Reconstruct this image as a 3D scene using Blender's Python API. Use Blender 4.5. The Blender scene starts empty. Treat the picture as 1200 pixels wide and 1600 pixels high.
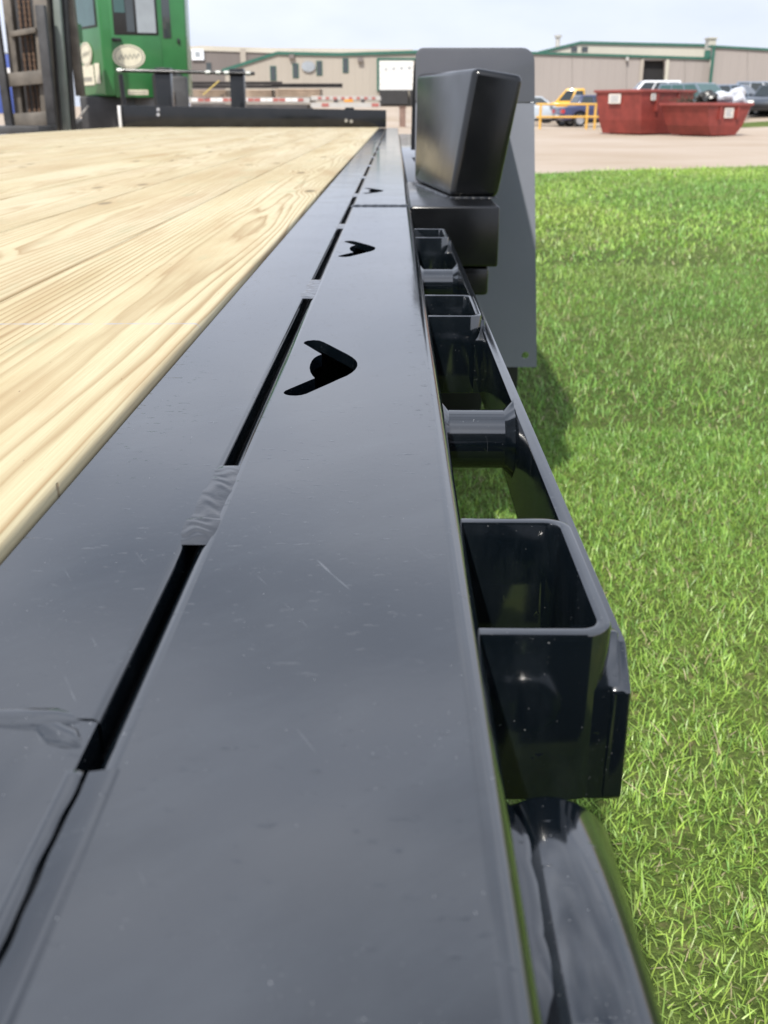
import bpy, bmesh, math, random
import numpy as np
from mathutils import Vector, Matrix

random.seed(7)
R = math.radians
scene = bpy.context.scene
col = scene.collection

# ------------------------------------------------------------------ camera, sky, sun, exposure
CAM_Z = 0.92                      # eye height; the steel edge of the deck lies 0.15 m below it
PITCH = 21.43
YAW = 0.57
FPX = 1600.0                      # focal length in pixels of the 1200 x 1600 photograph
cam_d = bpy.data.cameras.new('camera')
cam = bpy.data.objects.new('camera', cam_d); col.objects.link(cam)
cam.location = (0, 0, CAM_Z)
cam.rotation_euler = (R(90 - PITCH), 0, R(YAW))
cam_d.sensor_fit = 'VERTICAL'; cam_d.sensor_height = 36.0; cam_d.lens = 36.0 * FPX / 1600
cam_d.clip_start = 0.01; cam_d.clip_end = 2000
cam_d.dof.use_dof = True; cam_d.dof.focus_distance = 0.60; cam_d.dof.aperture_fstop = 20
scene.camera = cam
CR = cam.rotation_euler.to_matrix()

def ray(px, py):
    return (CR @ Vector(((px - 600) / FPX, (800 - py) / FPX, -1.0)))
def at(px, py, Y):                # world point at forward distance Y that shows at a photo pixel
    d = ray(px, py); return cam.location + d * (Y / d.y)
def gz(px, py, Z):                # the same on a level at height Z
    d = ray(px, py); return cam.location + d * ((Z - CAM_Z) / d.z)

SUN_DIR = Vector((0.32, 0.88, -1.1)).normalized()      # way the light travels
sun_d = bpy.data.lights.new('sun', 'SUN'); sun_d.energy = 4.9; sun_d.angle = R(1.2); sun_d.color = (1.0, 0.95, 0.87)
sun = bpy.data.objects.new('sun', sun_d); col.objects.link(sun)
sun.rotation_euler = SUN_DIR.to_track_quat('-Z', 'Y').to_euler()
sun.location = (-3, -8, 12)

world = bpy.data.worlds.new('World'); scene.world = world; world.use_nodes = True
wn = world.node_tree.nodes; wl = world.node_tree.links
for n in list(wn): wn.remove(n)
w_out = wn.new('ShaderNodeOutputWorld'); w_bg = wn.new('ShaderNodeBackground'); w_bg.inputs['Strength'].default_value = 0.10
w_sky = wn.new('ShaderNodeTexSky'); w_sky.sky_type = 'NISHITA'; w_sky.sun_disc = False
w_sky.sun_elevation = math.asin(-SUN_DIR.z); w_sky.sun_rotation = math.atan2(-SUN_DIR.x, -SUN_DIR.y)
w_tc = wn.new('ShaderNodeTexCoord')
w_map = wn.new('ShaderNodeMapping'); w_map.inputs['Scale'].default_value = (1.0, 1.0, 2.6)
w_no = wn.new('ShaderNodeTexNoise'); w_no.inputs['Scale'].default_value = 1.9; w_no.inputs['Detail'].default_value = 6; w_no.inputs['Roughness'].default_value = 0.45
w_rp = wn.new('ShaderNodeValToRGB')
w_rp.color_ramp.elements[0].position = 0.0; w_rp.color_ramp.elements[0].color = (0, 0, 0, 1)
w_rp.color_ramp.elements[1].position = 0.48; w_rp.color_ramp.elements[1].color = (1, 1, 1, 1)
w_no2 = wn.new('ShaderNodeTexNoise'); w_no2.inputs['Scale'].default_value = 5.0; w_no2.inputs['Detail'].default_value = 6
w_rp2 = wn.new('ShaderNodeValToRGB')
w_rp2.color_ramp.elements[0].position = 0.30; w_rp2.color_ramp.elements[0].color = (8.0, 8.7, 10.4, 1)
w_rp2.color_ramp.elements[1].position = 0.68; w_rp2.color_ramp.elements[1].color = (9.6, 10.2, 11.7, 1)
w_sep = wn.new('ShaderNodeSeparateXYZ')
w_ma = wn.new('ShaderNodeMath'); w_ma.operation = 'MULTIPLY_ADD'; w_ma.use_clamp = False   # overcast skies brighten to the zenith
w_ma.inputs[1].default_value = 0.45; w_ma.inputs[2].default_value = 1.0
w_mx0 = wn.new('ShaderNodeMath'); w_mx0.operation = 'MAXIMUM'; w_mx0.inputs[1].default_value = 0.0
w_mul = wn.new('ShaderNodeMix'); w_mul.data_type = 'RGBA'; w_mul.blend_type = 'MULTIPLY'; w_mul.inputs[0].default_value = 1.0
w_mix = wn.new('ShaderNodeMix'); w_mix.data_type = 'RGBA'
wl.new(w_tc.outputs['Generated'], w_map.inputs['Vector'])
wl.new(w_map.outputs[0], w_no.inputs['Vector']); wl.new(w_map.outputs[0], w_no2.inputs['Vector'])
w_cov = wn.new('ShaderNodeMath'); w_cov.operation = 'MULTIPLY_ADD'; w_cov.inputs[1].default_value = -0.22
wl.new(w_mx0.outputs[0], w_cov.inputs[0]); wl.new(w_no.outputs['Fac'], w_cov.inputs[2])
wl.new(w_cov.outputs[0], w_rp.inputs[0]); wl.new(w_no2.outputs['Fac'], w_rp2.inputs[0])
wl.new(w_tc.outputs['Generated'], w_sep.inputs[0]); wl.new(w_sep.outputs['Z'], w_mx0.inputs[0]); wl.new(w_mx0.outputs[0], w_ma.inputs[0])
wl.new(w_rp2.outputs[0], w_mul.inputs[6]); wl.new(w_ma.outputs[0], w_mul.inputs[7])
wl.new(w_rp.outputs[0], w_mix.inputs[0]); wl.new(w_sky.outputs[0], w_mix.inputs[6]); wl.new(w_mul.outputs[2], w_mix.inputs[7])
wl.new(w_mix.outputs[2], w_bg.inputs['Color']); wl.new(w_bg.outputs[0], w_out.inputs['Surface'])

scene.view_settings.view_transform = 'Standard'; scene.view_settings.look = 'None'
scene.view_settings.exposure = 0.0; scene.view_settings.gamma = 1.0
scene.view_settings.use_curve_mapping = False
scene.render.engine = 'CYCLES'
scene.cycles.use_denoising = True
scene.cycles.max_bounces = 8

# ------------------------------------------------------------------ material helpers
M = {}
class NT:
    """tiny wrapper round a material's node tree"""
    def __init__(s, name):
        s.m = bpy.data.materials.new(name); s.m.use_nodes = True
        s.t = s.m.node_tree; s.n = s.t.nodes; s.l = s.t.links
        s.b = s.n['Principled BSDF']; M[name] = s.m
    def new(s, kind, **kw):
        n = s.n.new(kind)
        for k, v in kw.items(): setattr(n, k, v)
        return n
    def set(s, node, **kw):
        for k, v in kw.items(): node.inputs[k.replace('_', ' ')].default_value = v
        return node
    def noise(s, vec, scale, detail=4, rough=0.5, dist=0.0):
        n = s.new('ShaderNodeTexNoise'); s.set(n, Scale=scale, Detail=detail, Roughness=rough, Distortion=dist)
        if vec is not None: s.l.new(vec, n.inputs['Vector'])
        return n.outputs['Fac']
    def ramp(s, fac, stops):
        n = s.new('ShaderNodeValToRGB'); e = n.color_ramp.elements
        while len(e) < len(stops): e.new(0.5)
        for i, (p, c) in enumerate(stops):
            e[i].position = p; e[i].color = (c, c, c, 1) if isinstance(c, (int, float)) else (*c, 1)
        s.l.new(fac, n.inputs[0]); return n.outputs[0]
    def math(s, op, a, b=None, c=None):
        n = s.new('ShaderNodeMath', operation=op)
        for i, v in enumerate((a, b, c)):
            if v is None: continue
            if isinstance(v, (int, float)): n.inputs[i].default_value = v
            else: s.l.new(v, n.inputs[i])
        return n.outputs[0]
    def mix(s, fac, a, b, mode='MIX'):
        n = s.new('ShaderNodeMix', data_type='RGBA', blend_type=mode)
        for i, v in ((0, fac), (6, a), (7, b)):
            if isinstance(v, (int, float)) and i == 0: n.inputs[0].default_value = v
            elif isinstance(v, tuple): n.inputs[i].default_value = (*v, 1)
            else: s.l.new(v, n.inputs[i])
        return n.outputs[2]
    def mapping(s, vec, scale=(1, 1, 1), loc=(0, 0, 0), rot=(0, 0, 0)):
        n = s.new('ShaderNodeMapping'); s.set(n, Scale=scale, Location=loc, Rotation=rot); s.l.new(vec, n.inputs[0]); return n.outputs[0]
    def obj(s): return s.new('ShaderNodeTexCoord').outputs['Object']
    def bump(s, h, strength, dist=0.001, prev=None):
        n = s.new('ShaderNodeBump'); s.set(n, Strength=strength, Distance=dist); s.l.new(h, n.inputs['Height'])
        if prev is not None: s.l.new(prev, n.inputs['Normal'])
        s.l.new(n.outputs[0], s.b.inputs['Normal']); return n.outputs[0]
    def base(s, c):
        if isinstance(c, tuple): s.b.inputs['Base Color'].default_value = (*c, 1)
        else: s.l.new(c, s.b.inputs['Base Color'])
    def rough(s, r):
        if isinstance(r, (int, float)): s.b.inputs['Roughness'].default_value = r
        else: s.l.new(r, s.b.inputs['Roughness'])

def simple(name, c, rough=0.5, metal=0.0, var=0.12, scale=3.0, bump=0.0, bscale=60.0, spec=None, coat=0.0):
    t = NT(name); v = t.obj()
    f = t.noise(v, scale, 5, 0.6)
    lo = tuple(x * (1 - var) for x in c); hi = tuple(min(1, x * (1 + var)) for x in c)
    t.base(t.ramp(f, [(0.3, lo), (0.7, hi)])); t.rough(rough)
    t.b.inputs['Metallic'].default_value = metal
    if spec is not None: t.b.inputs['Specular IOR Level'].default_value = spec
    if coat: t.b.inputs['Coat Weight'].default_value = coat; t.b.inputs['Coat Roughness'].default_value = 0.05
    if bump: t.bump(t.noise(v, bscale, 4), bump, 0.004)
    return t

def mat_black():
    t = NT('black_paint'); v = t.obj()
    t.b.inputs['IOR'].default_value = 2.05
    # settled dust specks in drifts, hand smears and rub marks over gloss black
    d1 = t.mapping(v, rot=(0, 0, 0.85)); d2 = t.mapping(v, rot=(0, 0, -0.5))
    speck = t.ramp(t.noise(v, 1100, 2, 0.5), [(0.69, 0.0), (0.75, 0.85)])
    zone = t.ramp(t.noise(t.mapping(d1, (60, 16, 10)), 1.0, 4, 0.65), [(0.56, 0.0), (0.70, 1.0)])
    zone2 = t.ramp(t.noise(t.mapping(d2, (70, 22, 10), loc=(4, 9, 0)), 1.0, 4, 0.65), [(0.60, 0.0), (0.72, 1.0)])
    stray = t.ramp(t.noise(v, 1100, 1, 0.4), [(0.80, 0.0), (0.83, 0.7)])
    speck = t.math('MAXIMUM', t.math('MULTIPLY', speck, t.math('MAXIMUM', zone, zone2)), stray)
    smear = t.noise(t.mapping(d1, (48, 15, 10), loc=(2, 5, 1)), 1.0, 7, 0.7)
    smear = t.ramp(smear, [(0.50, 0.0), (0.82, 1.0)])
    hair = t.ramp(t.noise(t.mapping(d2, (900, 22, 10)), 1.0, 2, 0.5), [(0.735, 0.0), (0.76, 1.0)])
    hair = t.math('MULTIPLY', hair, t.ramp(t.noise(v, 11, 3), [(0.52, 0.0), (0.62, 1.0)]))
    film = t.noise(v, 9, 5, 0.6)
    c = t.mix(t.math('MULTIPLY', smear, 0.055), (0.0030, 0.0052, 0.0076), (0.18, 0.22, 0.25))
    c = t.mix(t.math('MULTIPLY', hair, 0.25), c, (0.30, 0.32, 0.34))
    c = t.mix(speck, c, (0.42, 0.43, 0.44))
    t.base(c)
    t.rough(t.math('ADD', t.ramp(film, [(0.3, 0.06), (0.7, 0.13)]), t.math('MULTIPLY', speck, 0.3)))
    h = t.noise(v, 260, 2, 0.5)
    b1 = t.bump(h, 0.03, 0.0004)
    b2 = t.bump(t.noise(t.mapping(v, (30, 9, 30)), 1.0, 3, 0.5), 0.08, 0.0012, b1)
    # fine sags and crumbs under the paint
    t.bump(t.ramp(t.noise(t.mapping(v, (150, 420, 150)), 1.0, 2, 0.5), [(0.68, 0.0), (0.78, 1.0)]), 0.12, 0.0006, b2)
mat_black()

def mat_weld():
    t = NT('weld_black'); v = t.obj(); t.b.inputs['IOR'].default_value = 1.72
    t.base((0.005, 0.006, 0.008)); t.rough(0.09); t.bump(t.noise(v, 500, 3, 0.6), 0.12, 0.0005)
mat_weld()
def mat_satin():
    t = NT('satin_black'); v = t.obj(); t.b.inputs['IOR'].default_value = 1.55
    t.base(t.ramp(t.noise(v, 14, 5, 0.6), [(0.3, (0.002, 0.0024, 0.003)), (0.7, (0.005, 0.0055, 0.0065))]))
    t.rough(t.ramp(t.noise(v, 10, 5, 0.6), [(0.3, 0.17), (0.7, 0.27)])); t.bump(t.noise(v, 160, 3), 0.05, 0.0006)
mat_satin()
def mat_black_far():
    t = NT('black_steel'); v = t.obj(); t.b.inputs['IOR'].default_value = 1.5
    t.base(t.ramp(t.noise(v, 8, 5, 0.6), [(0.3, (0.006, 0.007, 0.008)), (0.7, (0.012, 0.012, 0.013))]))
    t.rough(t.ramp(t.noise(v, 5, 4), [(0.3, 0.12), (0.7, 0.25)])); t.bump(t.noise(v, 120, 3), 0.05, 0.001)
mat_black_far()

def mat_fender(name, k):
    t = NT(name); v = t.obj()
    c = t.ramp(t.noise(v, 4, 6, 0.65), [(0.3, tuple(k * x for x in (0.20, 0.212, 0.252))), (0.7, tuple(k * x for x in (0.225, 0.237, 0.28)))])
    c = t.mix(t.ramp(t.noise(v, 90, 3, 0.6), [(0.62, 0.0), (0.75, 0.4)]), c, tuple(k * x for x in (0.25, 0.26, 0.29)))
    t.base(c); t.rough(t.ramp(t.noise(v, 12, 4), [(0.3, 0.34), (0.7, 0.5)]))
    t.bump(t.noise(v, 300, 2), 0.08, 0.0006)
mat_fender('grey_primer', 1.0)
mat_fender('dark_grey_paint', 0.40)

def mat_wood():
    t = NT('pine_plank')
    tc = t.new('ShaderNodeTexCoord').outputs['Object']
    inf = t.new('ShaderNodeObjectInfo'); rnd = inf.outputs['Random']
    sep = t.new('ShaderNodeSeparateXYZ'); t.l.new(tc, sep.inputs[0])
    X, Y, Z = sep.outputs
    off = t.math('MULTIPLY', rnd, 43.7)
    yy = t.math('ADD', Y, off)
    comb = t.new('ShaderNodeCombineXYZ'); t.l.new(X, comb.inputs[0]); t.l.new(yy, comb.inputs[1]); t.l.new(off, comb.inputs[2])
    P = comb.outputs[0]
    # heart of the log wanders below the board: rings cut at a low angle give cathedrals
    w1 = t.math('SUBTRACT', t.noise(t.mapping(P, (0.6, 0.55, 1)), 1.0, 2, 0.45), 0.5)
    w2 = t.math('SUBTRACT', t.noise(t.mapping(P, (1.0, 0.45, 1), loc=(5, 3, 9)), 1.0, 2, 0.45), 0.5)
    w3 = t.math('SUBTRACT', t.noise(t.mapping(P, (9, 2.6, 1), loc=(1, 7, 2)), 1.0, 3, 0.5), 0.5)
    # knots push the rings aside
    vor = t.new('ShaderNodeTexVoronoi'); vor.feature = 'F1'; vor.voronoi_dimensions = '2D'; t.set(vor, Scale=1.0, Randomness=1.0)
    t.l.new(t.mapping(P, (4.6, 1.5, 0.0)), vor.inputs['Vector'])
    kd = vor.outputs['Distance']
    kn_on = t.new('ShaderNodeSeparateColor'); t.l.new(vor.outputs['Color'], kn_on.inputs[0])
    on = t.math('GREATER_THAN', kn_on.outputs[0], 0.30)
    swirl = t.math('MULTIPLY', on, t.ramp(kd, [(0.0, 1.0), (0.20, 0.0)]))
    xr = t.math('ADD', X, t.math('ADD', t.math('MULTIPLY', w1, 0.06), t.math('MULTIPLY', t.math('SUBTRACT', rnd, 0.5), 0.10)))
    dz = t.math('ADD', t.math('ADD', 0.050, t.math('MULTIPLY', w2, 0.075)), t.math('MULTIPLY', w3, 0.009))
    rr = t.math('SQRT', t.math('ADD', t.math('MULTIPLY', xr, xr), t.math('MULTIPLY', dz, dz)))
    rr = t.math('ADD', rr, t.math('MULTIPLY', swirl, 0.014))
    rr = t.math('ADD', rr, t.math('MULTIPLY', t.noise(t.mapping(P, (24, 0.5, 1), loc=(3, 3, 3)), 1.0, 3, 0.6), 0.022))
    ring = t.math('FRACT', t.math('MULTIPLY', rr, 150.0))
    late = t.ramp(ring, [(0.0, 0.15), (0.15, 0.0), (0.50, 0.10), (0.74, 0.60), (0.88, 1.0), (1.0, 0.15)])
    fibre = t.noise(t.mapping(P, (900, 14, 1)), 1.0, 3, 0.6)
    tone = t.noise(t.mapping(P, (7, 0.8, 1), loc=(2, 8, 4)), 1.0, 4, 0.55)
    early = t.ramp(tone, [(0.30, (0.42, 0.335, 0.175)), (0.48, (0.565, 0.505, 0.32)), (0.72, (0.61, 0.57, 0.405))])
    dark = t.ramp(tone, [(0.30, (0.215, 0.13, 0.052)), (0.72, (0.315, 0.205, 0.095))])
    amt = t.math('MULTIPLY', late, t.ramp(t.noise(t.mapping(P, (9, 0.9, 1), loc=(9, 1, 1)), 1.0, 4), [(0.30, 0.35), (0.65, 1.0)]))
    c = t.mix(amt, early, dark)
    c = t.mix(t.math('MULTIPLY', t.ramp(fibre, [(0.35, 0.0), (0.75, 1.0)]), 0.38), c, (0.40, 0.28, 0.15))
    core = t.math('MULTIPLY', on, t.ramp(kd, [(0.0, 1.0), (0.030, 1.0), (0.055, 0.0)]))
    halo = t.math('MULTIPLY', on, t.ramp(kd, [(0.03, 1.0), (0.16, 0.0)]))
    c = t.mix(t.math('MULTIPLY', halo, 0.40), c, (0.36, 0.23, 0.11))
    stain = t.ramp(t.noise(t.mapping(P, (13, 2.2, 1), loc=(7, 2.6, 6)), 1.0, 5, 0.6), [(0.52, 0.0), (0.72, 1.0)])
    c = t.mix(t.math('MULTIPLY', stain, 0.62), c, (0.36, 0.235, 0.115))
    c = t.mix(t.math('MULTIPLY', core, 0.85), c, (0.095, 0.075, 0.035))
    # greenish treatment blotches, whole-plank tint, small nicks
    c = t.mix(t.math('MULTIPLY', t.ramp(t.noise(t.mapping(P, (22, 7, 1), loc=(4, 4, 4)), 1.0, 3), [(0.60, 0.0), (0.74, 1.0)]), 0.50), c, (0.33, 0.34, 0.21))
    c = t.mix(t.math('MULTIPLY', rnd, 0.55), c, (0.45, 0.36, 0.215))
    nick = t.ramp(t.noise(t.mapping(P, (260, 70, 1)), 1.0, 2), [(0.74, 0.0), (0.78, 1.0)])
    c = t.mix(t.math('MULTIPLY', nick, 0.6), c, (0.16, 0.09, 0.04))
    # carpenter's blue chalk line snapped across the boards
    line = t.math('LESS_THAN', t.math('ABSOLUTE', t.math('SUBTRACT', Y, t.math('ADD', 0.742, t.math('MULTIPLY', X, 0.02)))), 0.0022)
    line = t.math('MULTIPLY', line, t.ramp(t.noise(P, 90, 3), [(0.35, 0.0), (0.6, 0.5)]))
    c = t.mix(line, c, (0.30, 0.36, 0.50))
    t.base(c); t.rough(0.62); t.b.inputs['Specular IOR Level'].default_value = 0.25
    h = t.math('ADD', t.math('MULTIPLY', late, 0.5), t.math('MULTIPLY', fibre, 0.5))
    t.bump(t.math('SUBTRACT', h, t.math('ADD', t.math('MULTIPLY', nick, 2.0), core)), 0.35, 0.0012)
mat_wood()

def mat_grass():
    t = NT('grass_blade')
    a = t.new('ShaderNodeAttribute'); a.attribute_name = 'tint'
    t.n.remove(t.b)
    d = t.new('ShaderNodeBsdfDiffuse'); tr = t.new('ShaderNodeBsdfTranslucent'); gl = t.new('ShaderNodeBsdfGlossy')
    gl.inputs['Roughness'].default_value = 0.42; gl.inputs['Color'].default_value = (0.9, 0.95, 0.85, 1)
    m1 = t.new('ShaderNodeMixShader'); m1.inputs[0].default_value = 0.35
    m2 = t.new('ShaderNodeMixShader'); m2.inputs[0].default_value = 0.05
    t.l.new(a.outputs['Color'], d.inputs['Color']); t.l.new(a.outputs['Color'], tr.inputs['Color'])
    t.l.new(d.outputs[0], m1.inputs[1]); t.l.new(tr.outputs[0], m1.inputs[2])
    t.l.new(m1.outputs[0], m2.inputs[1]); t.l.new(gl.outputs[0], m2.inputs[2])
    t.l.new(m2.outputs[0], t.n['Material Output'].inputs['Surface'])
mat_grass()

def mat_lawn():
    t = NT('lawn_soil'); v = t.obj()
    big = t.noise(v, 0.55, 5, 0.6)
    c = t.ramp(big, [(0.32, (0.085, 0.125, 0.032)), (0.52, (0.13, 0.18, 0.045)), (0.70, (0.21, 0.25, 0.065))])
    fine = t.noise(v, 45, 5, 0.7)
    c = t.mix(t.ramp(fine, [(0.40, 0.0), (0.70, 0.85)]), c, (0.035, 0.055, 0.015))
    c = t.mix(t.ramp(t.noise(v, 22, 4, 0.7), [(0.56, 0.0), (0.74, 0.75)]), c, (0.26, 0.21, 0.11))
    t.base(c); t.rough(0.9); t.b.inputs['Specular IOR Level'].default_value = 0.1
    t.bump(fine, 0.8, 0.03)
mat_lawn()

def mat_yard():
    t = NT('yard_gravel'); v = t.obj()
    c = t.ramp(t.noise(v, 0.16, 6, 0.62), [(0.3, (0.36, 0.285, 0.21)), (0.52, (0.43, 0.355, 0.285)), (0.7, (0.47, 0.40, 0.335))])
    c = t.mix(t.ramp(t.noise(t.mapping(v, (0.12, 1.0, 1)), 1.0, 5, 0.6), [(0.55, 0.0), (0.75, 0.55)]), c, (0.34, 0.27, 0.20))
    c = t.mix(t.ramp(t.noise(v, 18, 4, 0.7), [(0.5, 0.0), (0.8, 0.5)]), c, (0.30, 0.25, 0.19))
    t.base(c); t.rough(0.95); t.b.inputs['Specular IOR Level'].default_value = 0.1
    t.bump(t.noise(v, 40, 4), 0.5, 0.01)
mat_yard()

def mat_wall(name, c, rib):
    t = NT(name); v = t.obj()
    sep = t.new('ShaderNodeSeparateXYZ'); t.l.new(v, sep.inputs[0])
    f = t.noise(t.mapping(v, (0.25, 0.25, 0.08)), 1.0, 5, 0.6)
    cc = t.ramp(f, [(0.3, tuple(x * 0.93 for x in c)), (0.7, tuple(x * 1.05 for x in c))])
    cc = t.mix(t.math('MULTIPLY', t.ramp(t.noise(t.mapping(v, (2.5, 2.5, 0.15)), 1.0, 4), [(0.55, 0.0), (0.8, 1.0)]), 0.12), cc, tuple(x * 0.6 for x in c))
    t.base(cc); t.rough(0.5)
    saw = t.math('PINGPONG', t.math('MULTIPLY', sep.outputs[0], 1.0 / rib), 1.0)
    t.bump(t.ramp(saw, [(0.75, 0.0), (0.9, 1.0)]), 0.4, 0.03)
mat_wall('beige_siding', (0.37, 0.335, 0.285), 0.30)
mat_wall('brown_siding', (0.165, 0.145, 0.135), 0.30)
mat_wall('taupe_siding', (0.315, 0.285, 0.265), 0.30)
mat_wall('cream_siding', (0.47, 0.455, 0.385), 0.30)
mat_wall('roof_sheet', (0.50, 0.47, 0.40), 0.40)

simple('green_trim', (0.030, 0.115, 0.085), 0.4)
simple('white_door', (0.78, 0.77, 0.74), 0.4, var=0.04)
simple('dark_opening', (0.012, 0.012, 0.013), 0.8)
simple('dock_rubber', (0.030, 0.030, 0.032), 0.7)
simple('window_glass', (0.05, 0.06, 0.065), 0.08, spec=0.7)
simple('car_glass', (0.022, 0.030, 0.032), 0.04, spec=0.8)
simple('teal_glass', (0.045, 0.10, 0.095), 0.05, spec=0.7)
simple('sign_grey', (0.30, 0.33, 0.36), 0.5)
simple('sign_white', (0.72, 0.76, 0.80), 0.5, var=0.05)
simple('sign_ink', (0.10, 0.12, 0.15), 0.5)
simple('bin_red', (0.235, 0.042, 0.033), 0.55, var=0.25, scale=2.2, bump=0.3, bscale=7)
simple('bin_rim', (0.26, 0.060, 0.050), 0.5, var=0.2)
simple('placard', (0.66, 0.62, 0.56), 0.6, var=0.12, scale=9)
simple('bag_plastic', (0.55, 0.57, 0.62), 0.15, var=0.3, scale=6, spec=0.8)
simple('bag_black', (0.03, 0.03, 0.028), 0.3, var=0.4, scale=6)
simple('brush_waste', (0.075, 0.065, 0.045), 0.9, var=0.4, scale=12)
simple('yellow_rail', (0.62, 0.36, 0.07), 0.5, var=0.15)
simple('tyre_rubber', (0.018, 0.018, 0.019), 0.8)
simple('rim_alloy', (0.45, 0.46, 0.48), 0.3, metal=0.7)
simple('paint_yellow', (0.70, 0.38, 0.012), 0.3, coat=0.6, var=0.05)
simple('paint_navy', (0.030, 0.040, 0.11), 0.3, coat=0.8, var=0.05)
simple('paint_white', (0.70, 0.72, 0.74), 0.3, coat=0.6, var=0.04)
simple('paint_silver', (0.42, 0.47, 0.52), 0.3, coat=0.6, var=0.05)
simple('paint_slate', (0.12, 0.16, 0.19), 0.3, coat=0.8, var=0.05)
simple('paint_steelblue', (0.15, 0.19, 0.25), 0.3, coat=0.8, var=0.05)
simple('paint_midnight', (0.030, 0.040, 0.055), 0.3, coat=0.8, var=0.05)
simple('headlight_lens', (0.80, 0.80, 0.74), 0.15, var=0.05)
simple('taillight_lens', (0.45, 0.03, 0.03), 0.2, var=0.05)
simple('black_trim', (0.015, 0.015, 0.016), 0.5)
simple('lift_green', (0.030, 0.160, 0.048), 0.35, var=0.10, coat=0.3)
simple('lift_green_pale', (0.10, 0.22, 0.12), 0.5, var=0.1)
simple('mast_steel', (0.135, 0.118, 0.098), 0.55, metal=0.0, var=0.35, scale=5, bump=0.3, bscale=30)
simple('mast_dark', (0.042, 0.042, 0.044), 0.5, var=0.4, scale=5)
simple('mast_ram', (0.16, 0.185, 0.17), 0.3, var=0.15)
simple('chain_rust', (0.11, 0.065, 0.04), 0.7, var=0.5, scale=40, bump=0.8, bscale=60)
simple('decal_cream', (0.66, 0.62, 0.48), 0.5, var=0.10, scale=12)
simple('decal_ink', (0.30, 0.29, 0.24), 0.5)
simple('chrome', (0.75, 0.76, 0.78), 0.15, metal=1.0, var=0.05)
simple('rust_brown', (0.19, 0.125, 0.10), 0.8, var=0.3)
simple('beam_dark', (0.055, 0.05, 0.05), 0.6, var=0.3)
simple('cardboard', (0.30, 0.225, 0.165), 0.9, var=0.25)
simple('tape_red', (0.36, 0.12, 0.105), 0.35)
simple('tape_white', (0.70, 0.69, 0.68), 0.35, var=0.05)
simple('rail_grey', (0.42, 0.41, 0.39), 0.5)
simple('lamp_amber', (0.65, 0.27, 0.02), 0.3)
simple('strap_yellow', (0.52, 0.40, 0.12), 0.7)
simple('under_steel', (0.016, 0.016, 0.017), 0.6)
simple('blue_sheet', (0.05, 0.09, 0.33), 0.5)

# ------------------------------------------------------------------ object helpers
def tag(o, label, cat, group=None):
    o['label'] = label; o['category'] = cat
    if group: o['group'] = group
    return o
def thing(name, label, cat, loc=(0, 0, 0), rotz=0.0, group=None):
    o = bpy.data.objects.new(name, None); col.objects.link(o); o.empty_display_size = 0.2
    o.location = loc; o.rotation_euler = (0, 0, rotz)
    return tag(o, label, cat, group)
def link(name, me, mat, parent=None, kind=None, loc=None):
    o = bpy.data.objects.new(name, me); col.objects.link(o)
    if mat is not None and not me.materials: me.materials.append(M[mat])
    if parent is not None: o.parent = parent
    if loc is not None: o.location = loc
    if kind: o['kind'] = kind
    return o

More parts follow.
